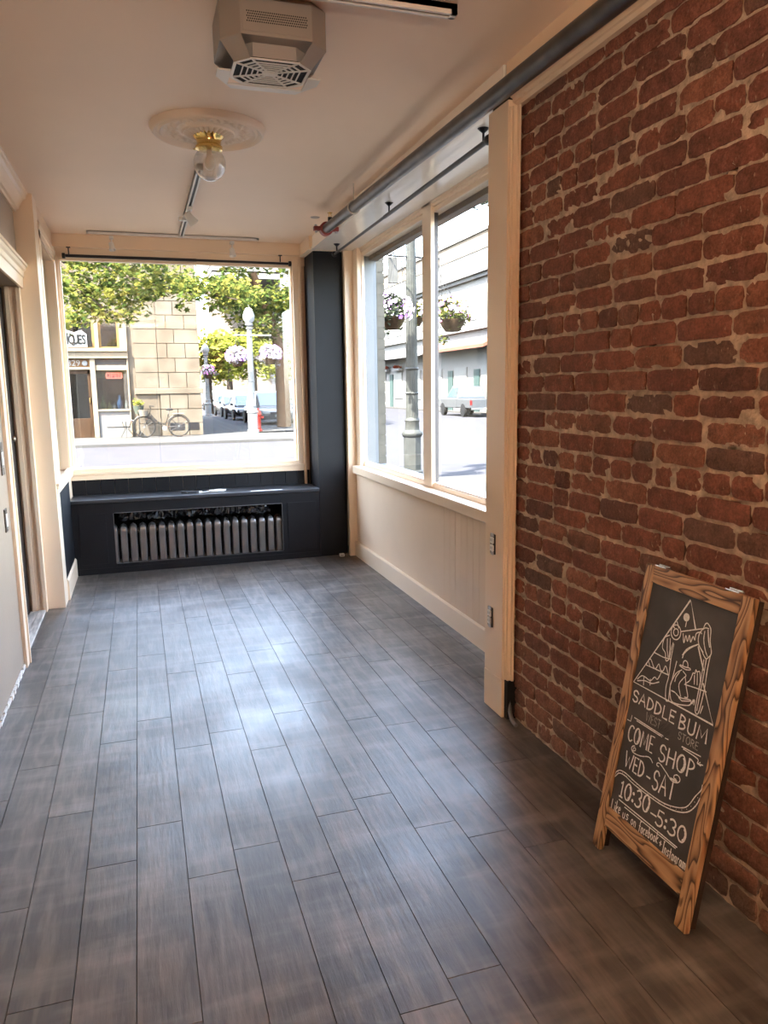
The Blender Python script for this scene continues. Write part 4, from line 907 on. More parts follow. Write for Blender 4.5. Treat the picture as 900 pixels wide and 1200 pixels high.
def letter(mb, s, p0, p1, h, wk):
    adv = sum(GL[c][0] + .12 for c in s) - .12
    du = Vector((p1[0] - p0[0], p1[1] - p0[1])); k = du.length / adv; d = du.normalized(); up = Vector((-d.y, d.x)) if s[0].islower() or len(s) > 3 else Vector((0, 1))
    up = Vector((0, 1)); x = 0
    for c in s:
        w, strokes = GL[c]
        jit = random.uniform(-.02, .02)
        for st in strokes:
            pts = [Vector(p0) + d * ((x + px) * k) + up * ((py + jit) * h) for px, py in st]
            ribbon(mb, pts, wk)
        if wk > .0032 and c in '0O':
            ribbon(mb, [Vector(p0) + d * ((x + GL[c][0] * .5 + .27 * math.cos(a)) * k) + up * ((.5 + .40 * math.sin(a)) * h) for a in [math.radians(-60 + 12 * j) for j in range(11)]], wk * 1.2)
        x += w + .12
for (s, p0, p1, h, rel) in TEXT:
    lm = MB(); lf = MB()
    if s in ('SADDLE', 'BUM'): letter(lm, s, p0, p1, h * 1.05, .0054)
    elif s in ('WEST', 'STORE'): letter(lf, s, p0, p1, h * 1.2, .0028)
    elif s in ('COME', 'SHOP'): letter(lm, s, p0, p1, h, .0046); letter(lm, s, (p0[0] + .003, p0[1]), (p1[0] + .003, p1[1]), h, .0016)
    elif s in ('WED', 'SAT', '10:30', '5:30'): letter(lm, s, p0, p1, h, .0058)
    elif s == '-': letter(lm, s, p0, p1, h, .0052)
    else: letter(lm, s, p0, p1, h, .0034)
    if lf.v: lf.build('faded_lettering', CHALKF, sb, fix=False)
    if lm.v: lm.build('chalk_lettering', CHALKM, sb, fix=False)
# rubbed-out smear beside the shop type
sm_ = MB()
for q in range(26):
    u, v = .195 + random.gauss(0, .022), .485 + random.gauss(0, .014); a = random.uniform(.5, 1.1); l = random.uniform(.006, .022)
    ribbon(sm_, [(u - l * math.cos(a), v - l * math.sin(a)), (u + l * math.cos(a), v + l * math.sin(a))], .0016)
sm_.build('chalk_smear', mat('chalk_smear', (.085, .082, .08), .95, spec=.1), sb, fix=False)
# ================================================================== THE STREET OUTSIDE
DULL_WHITE = emat('dull_white', (.7, .7, .68), .5); DULL_STEEL = emat('weathered_steel', (.45, .45, .45), .5, .3); DULL_IRON = emat('weathered_iron', (.10, .10, .10), .6)
GZ = -.15
ASPH = mat('street_asphalt', (.020, .0195, .022), .9, spec=.05, var=.1, vscale=2)  # dark asphalt colour, slightly mottled
PAVE = mat('pale_pavement', (.025, .024, .023), .9, spec=.05, var=.08, vscale=3)
struct(MB().box(-60, 60, 7.15, 120, -.4, GZ - .09).box(2.0, 60, -20, 7.15, -.4, GZ - .09), 'street', ASPH)
sw = MB().box(-30, 6.3, 7.15, 13.2, GZ - .1, GZ).box(2.0, 6.3, -20, 7.15, GZ - .1, GZ)
sw.box(-30, 6.0, 26.0, 30.9, GZ - .1, GZ).box(2.2, 4.4, 30.9, 110, GZ - .1, GZ).box(21.0, 22.1, 20, 110, GZ - .1, GZ)
sw.box(4.4, 9.5, 30.0, 36.2, GZ - .1, GZ - .0)
struct(sw, 'pavement', PAVE)
# ---------- corner building across the street
YF = 30.0
def gx(px): return at(px, 460, YF).x
def gz(py): return at(115, py, YF).z
STONE = bpy.data.materials.new('sandstone'); STONE.use_nodes = True
nt = STONE.node_tree; b_ = nt.nodes['Principled BSDF']; tc_ = nt.nodes.new('ShaderNodeTexCoord'); n_ = nt.nodes.new('ShaderNodeTexNoise'); n_.inputs['Scale'].default_value = 1.4; n_.inputs['Detail'].default_value = 5
r_ = nt.nodes.new('ShaderNodeValToRGB'); r_.color_ramp.elements[0].color = (.036, .029, .021, 1); r_.color_ramp.elements[1].color = (.053, .045, .034, 1); r_.color_ramp.elements[0].position = .35; r_.color_ramp.elements[1].position = .65
nt.links.new(tc_.outputs['Object'], n_.inputs[0]); nt.links.new(n_.outputs['Fac'], r_.inputs[0]); nt.links.new(r_.outputs[0], b_.inputs['Base Color']); b_.inputs['Roughness'].default_value = .9; b_.inputs['Specular IOR Level'].default_value = .06
SHOPW = mat('cream_shopfront', (.075, .060, .042), .6, spec=.06, var=.05)
SHOPG = mat('pale_grey_panel', (.06, .057, .053), .6, spec=.06)
SUNTINT = emat('frame_sun_tint', (.50, .30, .10), .6)  # orange sunlight through the leaves is put into this frame colour
bd = thing('shop_building', 'sandstone corner building with cream shopfront across the street', 'building', (0, 31, GZ))
x = {k: gx(k) for k in (40, 77, 107.5, 113.5, 122.5, 141, 150.5, 152.5, 155, 160, 187, 236)}
XC = x[236]
MB().box(-25, XC - .02, YF + 1.4, 48, GZ, 13).box(-25, XC - .02, YF + .25, YF + 1.4, gz(377), 13).box(-25, x[77] - .05, YF + .1, YF + 1.4, GZ, gz(377)).build('wall', STONE, bd)
# rusticated stone blocks, each course with its own joints, of the corner pier
st = MB(); rows = [505, 498, 481, 463, 456, 437, 420, 402, 385, 368, 351, 334, 317, 300, 283, 266]
for i in range(len(rows) - 1):
    z0, z1 = gz(rows[i]) if i else GZ, gz(rows[i + 1])
    if i == 3: continue
    pr_ = .10 if i < 3 else 0
    cuts = [x[160], x[187]]; a = x[187] + (.62 if i % 2 else .35)
    while a < XC - .3: cuts.append(a); a += .66
    cuts.append(XC)
    for j in range(len(cuts) - 1):
        d = (.06 if j == 0 else 0) - pr_
        st.box(cuts[j] + .012, cuts[j + 1] - .012, YF + d, YF + 1.39, z0 + .012, z1 - .012)
st.box(x[160], XC - .03, YF + .09, YF + 1.39, GZ, gz(266))
st.build('stone_pier', STONE, bd)
MB().box(x[160] - .05, XC + .08, YF - .13, YF + .3, gz(463), gz(456)).build('stone_ledge', STONE, bd, bevel=.02)
MB().box(x[152.5], x[160] - .002, YF + .16, YF + 1.39, GZ, gz(377)).build('stone_jamb', STONE, bd)
for (a, b) in ((197, 214), (218, 231)): MB().box(gx(a), gx(b), YF - .115, YF - .1, gz(507) + .02, gz(498)).build('vent_grille', emat('dark_grille', (.06, .06, .065), .6, .5), bd)
# cornice over the shopfront
MB().box(x[40], x[152.5], YF + .0, YF + .5, gz(420), gz(412)).box(x[40], x[152.5], YF - .08, YF + .5, gz(412), gz(408)).build('lintel', SHOPW, bd, bevel=.01)
f = MB().box(x[107.5], x[113.5], YF + .05, YF + .3, GZ, gz(420)).box(x[77] - .3, x[77], YF + .05, YF + .3, GZ, gz(420))
f.box(x[77], x[107.5], YF + .1, YF + .25, gz(433), gz(430)).box(x[113.5], x[152.5], YF + .1, YF + .25, gz(434), gz(428)).box(x[113.5], x[152.5], YF + .05, YF + .3, gz(482.5), gz(480)).box(x[150.5], x[152.5], YF + .06, YF + .3, GZ, gz(420))
f.build('shopfront_frame', SHOPW, bd, bevel=.008)
MB().box(x[113.5], x[152.5], YF + .12, YF + .3, GZ, gz(482.5)).build('bulkhead', SHOPG, bd)
MB().box(gx(122), gx(151), YF + .095, YF + .115, gz(501), gz(488)).build('bulkhead_panel', SHOPG, bd, bevel=.01)
# upper transoms
for (a, b) in ((gx(72), gx(112)), (x[122.5], x[141])):
    f = MB().box(a - .08, a, YF + .12, YF + .3, gz(408), gz(377)).box(b, b + .08, YF + .12, YF + .3, gz(408), gz(377)).box(a, b, YF + .12, YF + .3, gz(408), gz(408) + .06); f.build('transom_frame', SUNTINT, bd)
    MB().box(a, b, YF + .22, YF + .24, gz(408), gz(377)).build('transom_pane', PANED, bd)
for (a, b) in ((gx(113) + .06, x[122.5] - .08), (x[141] + .08, x[152.5]), (x[40], gx(72) - .08)): MB().box(a, b, YF + .05, YF + .3, gz(408), gz(377)).build('mullion_pier', SHOPW, bd)
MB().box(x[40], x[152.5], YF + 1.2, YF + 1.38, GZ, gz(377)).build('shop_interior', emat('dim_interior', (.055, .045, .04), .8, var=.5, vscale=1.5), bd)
MB().box(x[77], x[107.5], YF + .18, YF + .22, gz(430), gz(421)).build('door_transom', emat('amber_transom', (.36, .17, .06), .4, var=.3), bd)
MB().box(x[113.5], x[152.5], YF + .18, YF + .22, gz(428), gz(421)).build('window_transom', emat('grey_transom', (.17, .16, .15), .3), bd)
text_mesh('329', .30, emat('white_numerals', (.85, .85, .82), .6), 'house_number', bd, Matrix.Translation((gx(88.5), YF + .17, (gz(430) + gz(421)) / 2)) @ Matrix.Rotation(PI / 2, 4, 'X'), .004)
MB().lathe([(0, YF + .15), (.09, YF + .152), (.10, YF + .175), (0, YF + .18)], (gx(101.5), 0, (gz(430) + gz(421)) / 2), 14, 'y').build('transom_lamp', DULL_WHITE, bd)
BROWN = emat('brown_shop_door', (.11, .060, .032), .4, var=.35, vscale=3, stretch=(3, 3, .6))
dr = MB(); a, b = x[77] + .02, x[107.5] - .02
dr.box(a, b, YF + .2, YF + .26, GZ, gz(490)).box(a, a + .10, YF + .2, YF + .26, gz(490), gz(433)).box(b - .10, b, YF + .2, YF + .26, gz(490), gz(433)).box(a, b, YF + .2, YF + .26, gz(438), gz(433))
do = dr.build('shop_door', BROWN, bd, bevel=.01)
MB().box(a + .1, b - .1, YF + .22, YF + .235, gz(490), gz(438)).build('door_pane', PANED, do)
MB().box(b - .09, b - .05, YF + .15, YF + .2, gz(472), gz(466)).build('door_handle', BRASS, do)
MB().box(x[113.5], x[150.5], YF + .2, YF + .212, gz(480), gz(434)).build('display_pane', PANED, bd)
MB().box(x[113.5], x[150.5], YF + .3, YF + .32, gz(443), gz(434)).build('valance', emat('olive_valance', (.26, .25, .13), .8), bd)
MB().box(x[113.5], x[150.5], YF + .3, YF + 1.19, gz(484), gz(481)).build('display_shelf', SHOPW, bd)
# goods in the display window
for i, (px, py, r, h, col, nm, lb) in enumerate(((139.5, 468, .12, .55, (.10, .20, .42), 'blue_vase', 'tall blue glass vase in the shop display window across the street'), (127, 479, .09, .30, (.60, .55, .22), 'yellow_pot', 'small yellow pot in the shop display window across the street'),
        (119.5, 479, .11, .5, (.24, .33, .12), 'green_bottle', 'green bottle at the left of the shop display window'), (132.6, 479, .075, .26, (.5, .5, .48), 'glass_jar', 'pale glass jar right of the yellow pot in the shop window'), (147.2, 478, .085, .34, (.55, .55, .52), 'glass_jar', 'pale glass jar at the right edge of the shop window'))):
    z0 = gz(481) + .003
    tag(MB().lathe([(r * .6, z0), (r, z0 + h * .25), (r * .9, z0 + h * .5), (r * .35, z0 + h * .75), (r * .45, z0 + h), (0, z0 + h)], (gx(px), YF + .55, 0), 14).build(nm, emat('goods_%d' % i, col, .3)), lb, 'ornament')
os_ = thing('open_sign', 'red neon OPEN sign hanging in the shop display window', 'neon sign', (gx(134.5), YF + .25, gz(440)))
MB().box(gx(125.5), gx(144), YF + .24, YF + .27, gz(443.8), gz(436.6)).build('backing', mat('sign_backing', (.14, .006, .005), .5, emit=(1, .03, .01), estr=.035), os_)
NEON = mat('red_neon', (.6, .05, .03), .4, emit=(1, .30, .20), estr=.7)
text_mesh('OPEN', .235, NEON, 'neon_letters', os_, Matrix.Translation((gx(134.7), YF + .235, gz(440.2))) @ Matrix.Rotation(PI / 2, 4, 'X'), .004)
f = MB()
xa, xb, za, zb = gx(126), gx(143.5), gz(443.3), gz(437.1)
for p in (((xa, za), (xb, za)), ((xb, za), (xb, zb)), ((xb, zb), (xa, zb)), ((xa, zb), (xa, za))): f.tube([(p[0][0], YF + .23, p[0][1]), (p[1][0], YF + .23, p[1][1])], .014, 6)
f.build('neon_border', NEON, os_)
SY = YF - .06
sg = thing('shop_sign', 'white shaped signboard with dark outlined lettering above the shop door', 'sign', (gx(88), YF + .05, gz(398)))
xa, xb, za, zb = gx(63), gx(106.5), gz(407), gz(389)
pg = [(xa, za), (xb, za), (xb, zb - .08), (xb - .18, zb + .06), (xb - .42, zb - .02), (xb - .7, zb + .08), ((xa + xb) / 2, zb + .02), (xa + .6, zb + .08), (xa + .3, zb - .02), (xa + .1, zb + .06), (xa, zb - .08)]
MB().prism(pg, SY + .03, SY + .06, 'y').build('sign_board', emat('white_signboard', (.72, .72, .70), .6), sg)
INK = emat('dark_sign_ink', (.03, .032, .03), .6)
xx = gx(105.2); ww = gx(105.2) - gx(100.4)
for i, c in enumerate('ANTIQUES'):
    cx = gx(102.8) - (7 - i) * ww * .98
    text_mesh(c, .46, INK, 'sign_letter', sg, Matrix.Translation((cx, SY + .022, gz(398.5))) @ Matrix.Rotation(PI / 2, 4, 'X') @ Matrix.Scale(.62, 4, (1, 0, 0)), .004, offset=.012)

# ---------- bicycle and plant stands in front of the stone pier
def wheel_tube(mb, c, r, t, n=28, axis='y'):
    mb.tube([(c[0] + r * math.cos(2 * PI * i / n), c[1], c[2] + r * math.sin(2 * PI * i / n)) for i in range(n + 1)], t, 7, False)
BF = emat('bicycle_paint', (.12, .11, .10), .4, .4); RUB = emat('tyre_rubber', (.05, .05, .05), .8)
bk = thing('bicycle', 'old dark city bicycle parked against the sandstone pier across the street', 'bicycle', (gx(186), YF - .95, GZ))
yb = YF - .95; R = .37
fw = Vector((gx(166.5), yb, GZ + R + .02)); rw = Vector((gx(206), yb, GZ + R + .02))
for c in (fw, rw):
    m_ = MB(); wheel_tube(m_, c, R, .022); w_ = m_.build('wheel', RUB, bk)
    m_ = MB()
    for i in range(12):
        a = 2 * PI * i / 12; m_.tube([c, c + Vector((math.cos(a), 0, math.sin(a))) * (R - .01)], .0035, 4)
    m_.lathe([(.03, c.y - .04), (.03, c.y + .04)], (c.x, 0, c.z), 8, 'y'); m_.build('spoke', DULL_STEEL, w_)
    m_ = MB(); m_.tube([c + Vector((math.cos(a), 0, math.sin(a))) * (R + .05) for a in [math.radians(20 + 14 * i) for i in range(11)]], .02, 6); m_.build('mudguard', BF, bk)
bb = Vector(((fw.x * .42 + rw.x * .58), yb, GZ + .33)); hd_ = Vector((fw.x + .22, yb, GZ + .92)); st_ = Vector((bb.x + .17, yb, GZ + .85))
m_ = MB()
for p, q, r in ((hd_, fw, .018), (hd_ + Vector((.03, 0, -.12)), bb, .02), (hd_ + Vector((.05, 0, -.25)), bb + Vector((.05, 0, .1)), .018), (bb, st_, .02), (bb, rw, .013), (st_ + Vector((-.02, 0, -.08)), rw, .012)): m_.tube([p, q], r, 7)
m_.build('frame', BF, bk)
MB().tube([hd_, hd_ + Vector((.03, 0, .14)), hd_ + Vector((.02, -.02, .16))], .014, 6).tube([hd_ + Vector((.16, -.28, .20)), hd_ + Vector((.0, -.2, .22)), hd_ + Vector((.03, 0, .15)), hd_ + Vector((.0, .2, .22)), hd_ + Vector((.16, .28, .20))], .013, 6).build('handlebar', RUB, bk)
MB().tube([st_, st_ + Vector((.03, 0, .12))], .012, 6).build('seat_post', DULL_STEEL, bk)
MB().lathe([(0, 0), (.12, .01), (.13, .05), (.06, .09), (0, .09)], (0, 0, 0), 12).xf(Matrix.Translation(st_ + Vector((.04, 0, .11))) @ Matrix.Scale(.6, 4, (0, 1, 0))).build('saddle', RUB, bk)
m_ = MB(); p = hd_ + Vector((-.22, 0, -.14))
m_.lathe([(.13, p.z), (.18, p.z + .22), (.17, p.z + .22), (.12, p.z + .01), (0, p.z + .01)], (p.x, p.y, 0), 12); m_.build('front_basket', emat('wicker', (.42, .36, .28), .8, var=.3, vscale=20), bk)
m_ = MB(); m_.lathe([(.09, yb - .03), (.09, yb - .02)], (bb.x, 0, bb.z), 12, 'y').tube([bb + Vector((0, -.06, 0)), bb + Vector((.1, -.06, -.12))], .01, 5).tube([bb + Vector((0, .06, 0)), bb + Vector((-.1, .06, .12))], .01, 5); m_.build('crank', DULL_STEEL, bk)
m_ = MB(); m_.box(rw.x - .22, rw.x + .2, yb - .07, yb + .07, rw.z + R + .08, rw.z + R + .10); m_.build('luggage_rack', DULL_STEEL, bk)

# ---------- leaves
def leaf_cloud(mb, clumps, size, rng, lobes=True, flat=.6):
    for (c, r, n) in clumps:
        for _ in range(n):
            d = Vector((rng.gauss(0, 1), rng.gauss(0, 1), rng.gauss(0, 1) * flat)); d = d.normalized() * r * rng.random() ** .45
            p = Vector(c) + d; s = size * rng.uniform(.6, 1.25)
            n_ = Vector((rng.gauss(0, .6), rng.gauss(0, .6), 1)).normalized(); t = n_.cross(Vector((rng.gauss(0, 1), rng.gauss(0, 1), rng.gauss(0, .4)))).normalized(); q = n_.cross(t)
            if lobes:
                sh = [(0, -.5), (.16, -.2), (.5, -.18), (.3, .08), (.38, .36), (.13, .28), (0, .6), (-.13, .28), (-.38, .36), (-.3, .08), (-.5, -.18), (-.16, -.2)]
                mb.add([p + t * (a * s) + q * (b * s) - n_ * (abs(a) * s * .25) for a, b in sh], [tuple(range(12))])
            else:
                mb.add([p - q * s * .6, p + t * s * .35, p + q * s * .6, p - t * s * .35], [(0, 1, 2, 3)])
BARK = emat('grey_bark', (.16, .125, .095), .9, var=.3, vscale=9)
LEAFN = leaf_mat('maple_leaves', [(0.0192, 0.0312, 0.0084), (0.0312, 0.0450, 0.0108), (0.0510, 0.0600, 0.0132), (0.0840, 0.0870, 0.0180), (0.1320, 0.1140, 0.0240)], .5)
LEAFM = leaf_mat('lime_leaves', [(0.0540, 0.0660, 0.0108), (0.0780, 0.0900, 0.0132), (0.1140, 0.1140, 0.0180), (0.1440, 0.1380, 0.0300)], .45)
LEAFD = leaf_mat('basket_leaves', [(00.0120, 00.0192, 00.0072), (00.0216, 00.0288, 00.0096), (00.0480, 00.0528, 00.0120), (00.0816, 00.0768, 00.0168)], .4)
LEAFG = leaf_mat('grey_leaves', [(00.0144, 00.0192, 00.0120), (00.0240, 00.0288, 00.0192), (00.0312, 00.0360, 00.0240)], .3)
rg = random.Random(21)
tr = thing('street_tree', 'broad maple whose leafy branches hang across the top of the front window', 'tree', (-3.4, 15.2, GZ))
MB().tube(spline([(-3.4, 15.2, GZ), (-3.35, 15.1, 1.4), (-3.3, 15.0, 2.8), (-3.1, 14.9, 4.3), (-2.8, 14.8, 6.5)], 5), [.22 - .005 * i for i in range(21)], 10).build('trunk', BARK, tr)
m_ = MB()
brs = [[(62, 303, 14.6), (70.7, 309, 14.4), (86.7, 320, 14.2), (106, 327, 14.0), (120, 329, 13.8), (140, 334, 13.5)],
       [(95, 308, 15.0), (134.7, 318, 14.8), (149, 324, 14.6), (170, 331, 14.4), (195, 337, 14.2), (216, 341, 14.0), (246, 345, 13.8), (266, 349, 13.7), (288, 353, 13.6)],
       [(68, 322, 14.3), (83, 334, 14.0), (95.6, 343, 13.8), (110, 352, 13.6), (128, 368, 13.5)]]
for br_ in brs:
    pts = [at(*p) for p in br_]; pts = [Vector((-3.2, 14.9, 3.9))] + pts; pts = spline(pts, 4)
    m_.tube(pts, [.045 - .036 * i / len(pts) for i in range(len(pts))], 6)
m_.build('branch', BARK, tr)
cl = []
def clump(px, py, Y, r, n): cl.append((at(px, py, Y), r, n))
low = [(66, 392), (80, 388), (95, 378), (110, 372), (128, 380), (148, 382), (160, 372), (175, 360), (190, 350), (205, 343), (220, 348)]
for _ in range(330):
    px = rg.uniform(58, 225)
    for i in range(len(low) - 1):
        if low[i][0] <= px <= low[i + 1][0]: lo_ = low[i][1] + (low[i + 1][1] - low[i][1]) * (px - low[i][0]) / (low[i + 1][0] - low[i][0])
    if px < 66: lo_ = 392
    if px > 220: lo_ = 348
    py = 255 + (lo_ - 259) * rg.random() ** .8
    if px > 188 and py < 322 and rg.random() < .85: continue
    clump(px, py, rg.uniform(12.6, 16.0), .19, 17)
for _ in range(75):
    px = rg.uniform(215, 300); py = 340 + (px - 215) * .14 + rg.gauss(0, 9) - 4
    clump(px, py, rg.uniform(12.8, 14.8), .17, 13)
m_ = MB(); leaf_cloud(m_, cl, .105, rg); 
m_.build('foliage', LEAFN, tr, fix=False)
t2 = thing('street_tree', 'street tree with a brown trunk rising beside the parked white car', 'tree', (at(333, 500, 34.4).x, 34.4, GZ))
tb = at(333, 500, 34.4); tb.z = GZ
TAN = emat('brown_bark', (.34, .19, .10), .9, var=.2, vscale=5)  # the trunk's own brown, mottled at random
MB().tube(spline([tb, at(331, 450, 34.4), at(328, 410, 34.4), at(318, 380, 34.4), at(306, 350, 34.4), at(296, 320, 34.4)], 4), [.33 - .008 * i for i in range(21)], 10).tube([at(328, 410, 34.4), at(338, 370, 34.2), at(344, 335, 34.2)], [.2, .14, .07], 8).build('trunk', TAN, t2)
cl = []
for _ in range(250):
    px = rg.uniform(262, 356); py = rg.uniform(285, 396)
    if px < 285 and py > 385: continue
    if py > 372 and rg.random() < .5: continue
    if px < 336 and py < 342 and rg.random() < .82: continue
    clump(px, py, rg.uniform(31.5, 37.5), .5, 24)
m_ = MB(); leaf_cloud(m_, cl, .24, rg, False); m_.build('foliage', LEAFN, t2, fix=False)
t3 = thing('street_tree', 'tree whose few leaves hang at the top corner of the right window', 'tree', (6.4, 10.2, GZ))
MB().tube([(6.4, 10.2, GZ), (6.35, 10.2, 2.5), (6.3, 10.3, 5.6)], [.14, .12, .07], 8).tube([(6.34, 10.2, 3.4), at(600, 220, 10.1), at(577, 232, 10.1), at(566, 240, 10.1)], [.05, .035, .015, .006], 6).build('trunk', BARK, t3)
m_ = MB(); leaf_cloud(m_, [(at(569, 238, 10.1), .07, 16), (at(561, 243, 10.1), .06, 9), (at(588, 226, 10.1), .14, 30), (at(615, 210, 10.2), .3, 80), (at(650, 190, 10.2), .5, 160), ((6.3, 10.3, 5.8), 1.0, 500)], .07, rg); m_.build('foliage', LEAFG, t3, fix=False)
far = [(243, 420, 57, 2.0, 'bright yellow-green tree beyond the corner of the sandstone building'), (268, 422, 64, 2.3, 'lime tree behind the parked cars, left of the flower lamp post'), (297, 420, 71.5, 2.7, 'lime tree rising behind the white flower lamp post'),
       (324, 412, 79.5, 3.2, 'lime tree behind the brown trunk at the right of the front window'), (348, 420, 62, 2.1, 'tree at the right edge of the front window, behind the cars')]
for (px, py, Y, r, lb) in far:
    c = at(px, py, Y); t = thing('street_tree', lb, 'tree', (c.x, Y, GZ), 'trees down the side street')
    MB().tube([(c.x, Y, GZ), (c.x, Y, c.z)], [.3, .18], 8).build('trunk', BARK, t)
    m_ = MB(); leaf_cloud(m_, [(c + Vector((max(-r * .6, min(r * .6, rg.gauss(0, r * .4))), max(-r * .6, min(r * .6, rg.gauss(0, r * .4))), rg.uniform(-r * .62, r * .75))), r * .45, 75) for _ in range(26)], .38, rg, False)
    m_.build('foliage', LEAFM, t, fix=False)

# ---------- lamp posts with flower baskets
LPG = emat('lamp_post_green_grey', (.15, .155, .145), .5, .3, var=.25, vscale=7)
LPW = emat('white_lamp_post', (.66, .66, .64), .5)
def lamp_post(x, y, m, label, h, s=1.0, arm=None, nm='lamp_post'):
    t = thing('street_lamp', label, 'street lamp', (x, y, GZ))
    z = GZ
    MB().lathe([(.20 * s, z), (.20 * s, z + .1), (.165 * s, z + .13), (.165 * s, z + .74), (.185 * s, z + .76), (.20 * s, z + .80), (.195 * s, z + .83), (.14 * s, z + .88), (.13 * s, z + 1.02), (.145 * s, z + 1.05), (.125 * s, z + 1.1)], (x, y, 0), 8).build('base', m, t)
    fl_ = MB(); n = 32; vs = []
    for i in range(9):
        r = (.112 - .030 * i / 8) * s
        for k in range(n):
            a = 2 * PI * k / n; rr = r * (1 - .09 * (k % 2)); vs.append((x + rr * math.cos(a), y + rr * math.sin(a), z + 1.1 + (h - 1.1) * i / 8))
    fl_.add(vs, [(i * n + k, i * n + (k + 1) % n, (i + 1) * n + (k + 1) % n, (i + 1) * n + k) for i in range(8) for k in range(n)], True).build('shaft', m, t)
    m_ = MB()
    for zz in (1.55, 2.0, h - .05): m_.lathe([(.10 * s, z + zz - .03), (.125 * s, z + zz), (.10 * s, z + zz + .03)], (x, y, 0), 14)
    m_.build('collar', m, t)
    MB().lathe([(.07 * s, z + h), (.15 * s, z + h + .1), (.10 * s, z + h + .14)], (x, y, 0), 12).build('lamp_neck', m, t)
    MB().lathe([(.10 * s, z + h + .14), (.19 * s, z + h + .3), (.20 * s, z + h + .45), (.12 * s, z + h + .68), (.02, z + h + .78), (0, z + h + .85)], (x, y, 0), 16).build('lamp_globe', emat('milk_glass_globe', (.75, .75, .72), .3), t)
    return t
def basket(c, r, label, cols, rng, hook, mleaf, petal_n=150):
    c = Vector(c); t = thing('flower_basket', label, 'flower basket', c, 'hanging flower baskets on the street lamps')
    MB().lathe([(0, c.z - r * .95), (r * .35, c.z - r * .92), (r * .62, c.z - r * .5), (r * .66, c.z - r * .35), (r * .60, c.z - r * .36), (0, c.z - r * .5)], (c.x, c.y, 0), 18).build('bowl', emat('coir_bowl', (.17, .10, .055), .9, var=.3, vscale=20), t)
    m_ = MB()
    for k in range(3):
        a = 2 * PI * k / 3; m_.tube([hook, c + Vector((r * .62 * math.cos(a), r * .62 * math.sin(a), -r * .35))], .006, 4)
    m_.build('chain', DULL_IRON, t)
    cl = [(c + Vector((rng.gauss(0, r * .42), rng.gauss(0, r * .42), rng.gauss(-r * .05, r * .33))), r * .34, 34) for _ in range(26)]
    m_ = MB(); leaf_cloud(m_, cl, .075 * max(1, r / .4), rng, False); m_.build('foliage', mleaf, t, fix=False)
    for (nm, col, share) in cols:
        m_ = MB()
        for _ in range(int(petal_n * share)):
            a, e = rng.uniform(0, 2 * PI), rng.uniform(-.5, 1.2); d = Vector((math.cos(a) * math.cos(e), math.sin(a) * math.cos(e), math.sin(e) * .85))
            p = c + d * r * rng.uniform(.82, 1.08); q = d.orthogonal().normalized(); w = d.cross(q); s = .042 * max(1, r / .4) * rng.uniform(.7, 1.2)
            m_.add([p] + [p + (q * math.cos(2 * PI * k / 10) + w * math.sin(2 * PI * k / 10)) * s * (1 if k % 2 == 0 else .72) + d * s * .3 for k in range(10)], [(0, 1 + k, 1 + (k + 1) % 10) for k in range(10)])
        m_.build('blossom', mat(nm, col, .7), t, fix=False)
    return t
PUR, PNK, WHI, YEL = ('violet_petals', (.30, .12, .42)), ('pink_petals', (.55, .16, .36)), ('pale_lilac_petals', (.60, .50, .66)), ('yellow_petals', (.55, .42, .06))
LX, LY = 4.865, 13.5
lr = lamp_post(LX, LY, LPG, 'grey fluted street lamp post outside the right window', 4.6, 1.05)
za = 3.84
MB().tube([(LX - .46, LY - .05, za), (LX + .58, LY + .06, za)], .018, 8).tube([(LX - .44, LY - .05, za), (LX - .44, LY - .42, za)], .014, 6).tube([(LX, LY, za), (LX, LY + .57, za)], .014, 6).tube([(LX + .575, LY + .06, za), (LX + .575, LY + .06, za - .10), (LX + .56, LY + .06, za - .2), (LX + .60, LY + .06, za - .24), (LX + .62, LY + .06, za - .18)], .010, 6).build('cross_arm', DULL_IRON, lr)
bn = thing('lamp_banner', 'grey weathered banner hanging from the lamp post beside the right window', 'banner', (LX - .36, LY - .04, 3.6))
MB().box(LX - .455, LX - .27, LY - .05, LY - .044, 3.37, za - .022).build('cloth', emat('grey_banner', (.24, .24, .23), .8, var=.3, vscale=5), bn)
MB().tube([(LX - .46, LY - .047, 3.372), (LX - .265, LY - .047, 3.372)], .011, 6).build('hem_rod', DULL_IRON, bn)
basket(at(530, 366, 13.55), .38, 'flower basket with yellow-green leaves on the right of the near lamp post', [(*PNK, .25), (*WHI, .25), (*PUR, .2), (*YEL, .2)], rg, (LX + .60, LY + .06, za - .27), LEAFD)
basket(at(459, 363, 12.9), .36, 'shaded flower basket on the left of the near lamp post', [(*WHI, .5), (*PUR, .35)], rg, (LX - .44, LY - .4, za - .02), LEAFG)
basket(at(486, 366, 14.15), .28, 'flower basket behind the shaft of the near lamp post', [(*WHI, .4), (*YEL, .2)], rg, (LX, LY + .55, za - .02), LEAFD, 90)
lw_ = lamp_post(at(297, 507, 30.3).x, 30.3, LPW, 'white street lamp post with two flower baskets across the street', 4.05, 1.15)
x_, y_ = at(297, 507, 30.3).x, 30.3
MB().tube([(x_ - .68, y_ - .72, 3.55), (x_ + .72, y_ - .72, 3.55)], .03, 6).tube([(x_, y_ - .72, 3.55), (x_, y_, 3.55)], .03, 6).build('cross_arm', LPW, lw_)
basket((x_ - .60, y_ - .76, 2.78), .42, 'white and violet flower basket on the left of the far white lamp post', [(*WHI, .6), (*PUR, .4)], rg, (x_ - .6, y_ - .74, 3.51), leaf_mat('lilac_foliage', [(00.1200, 00.1104, 00.1248), (00.1008, 00.0864, 00.1104), (00.0720, 00.0768, 00.0384)], .3), 300)
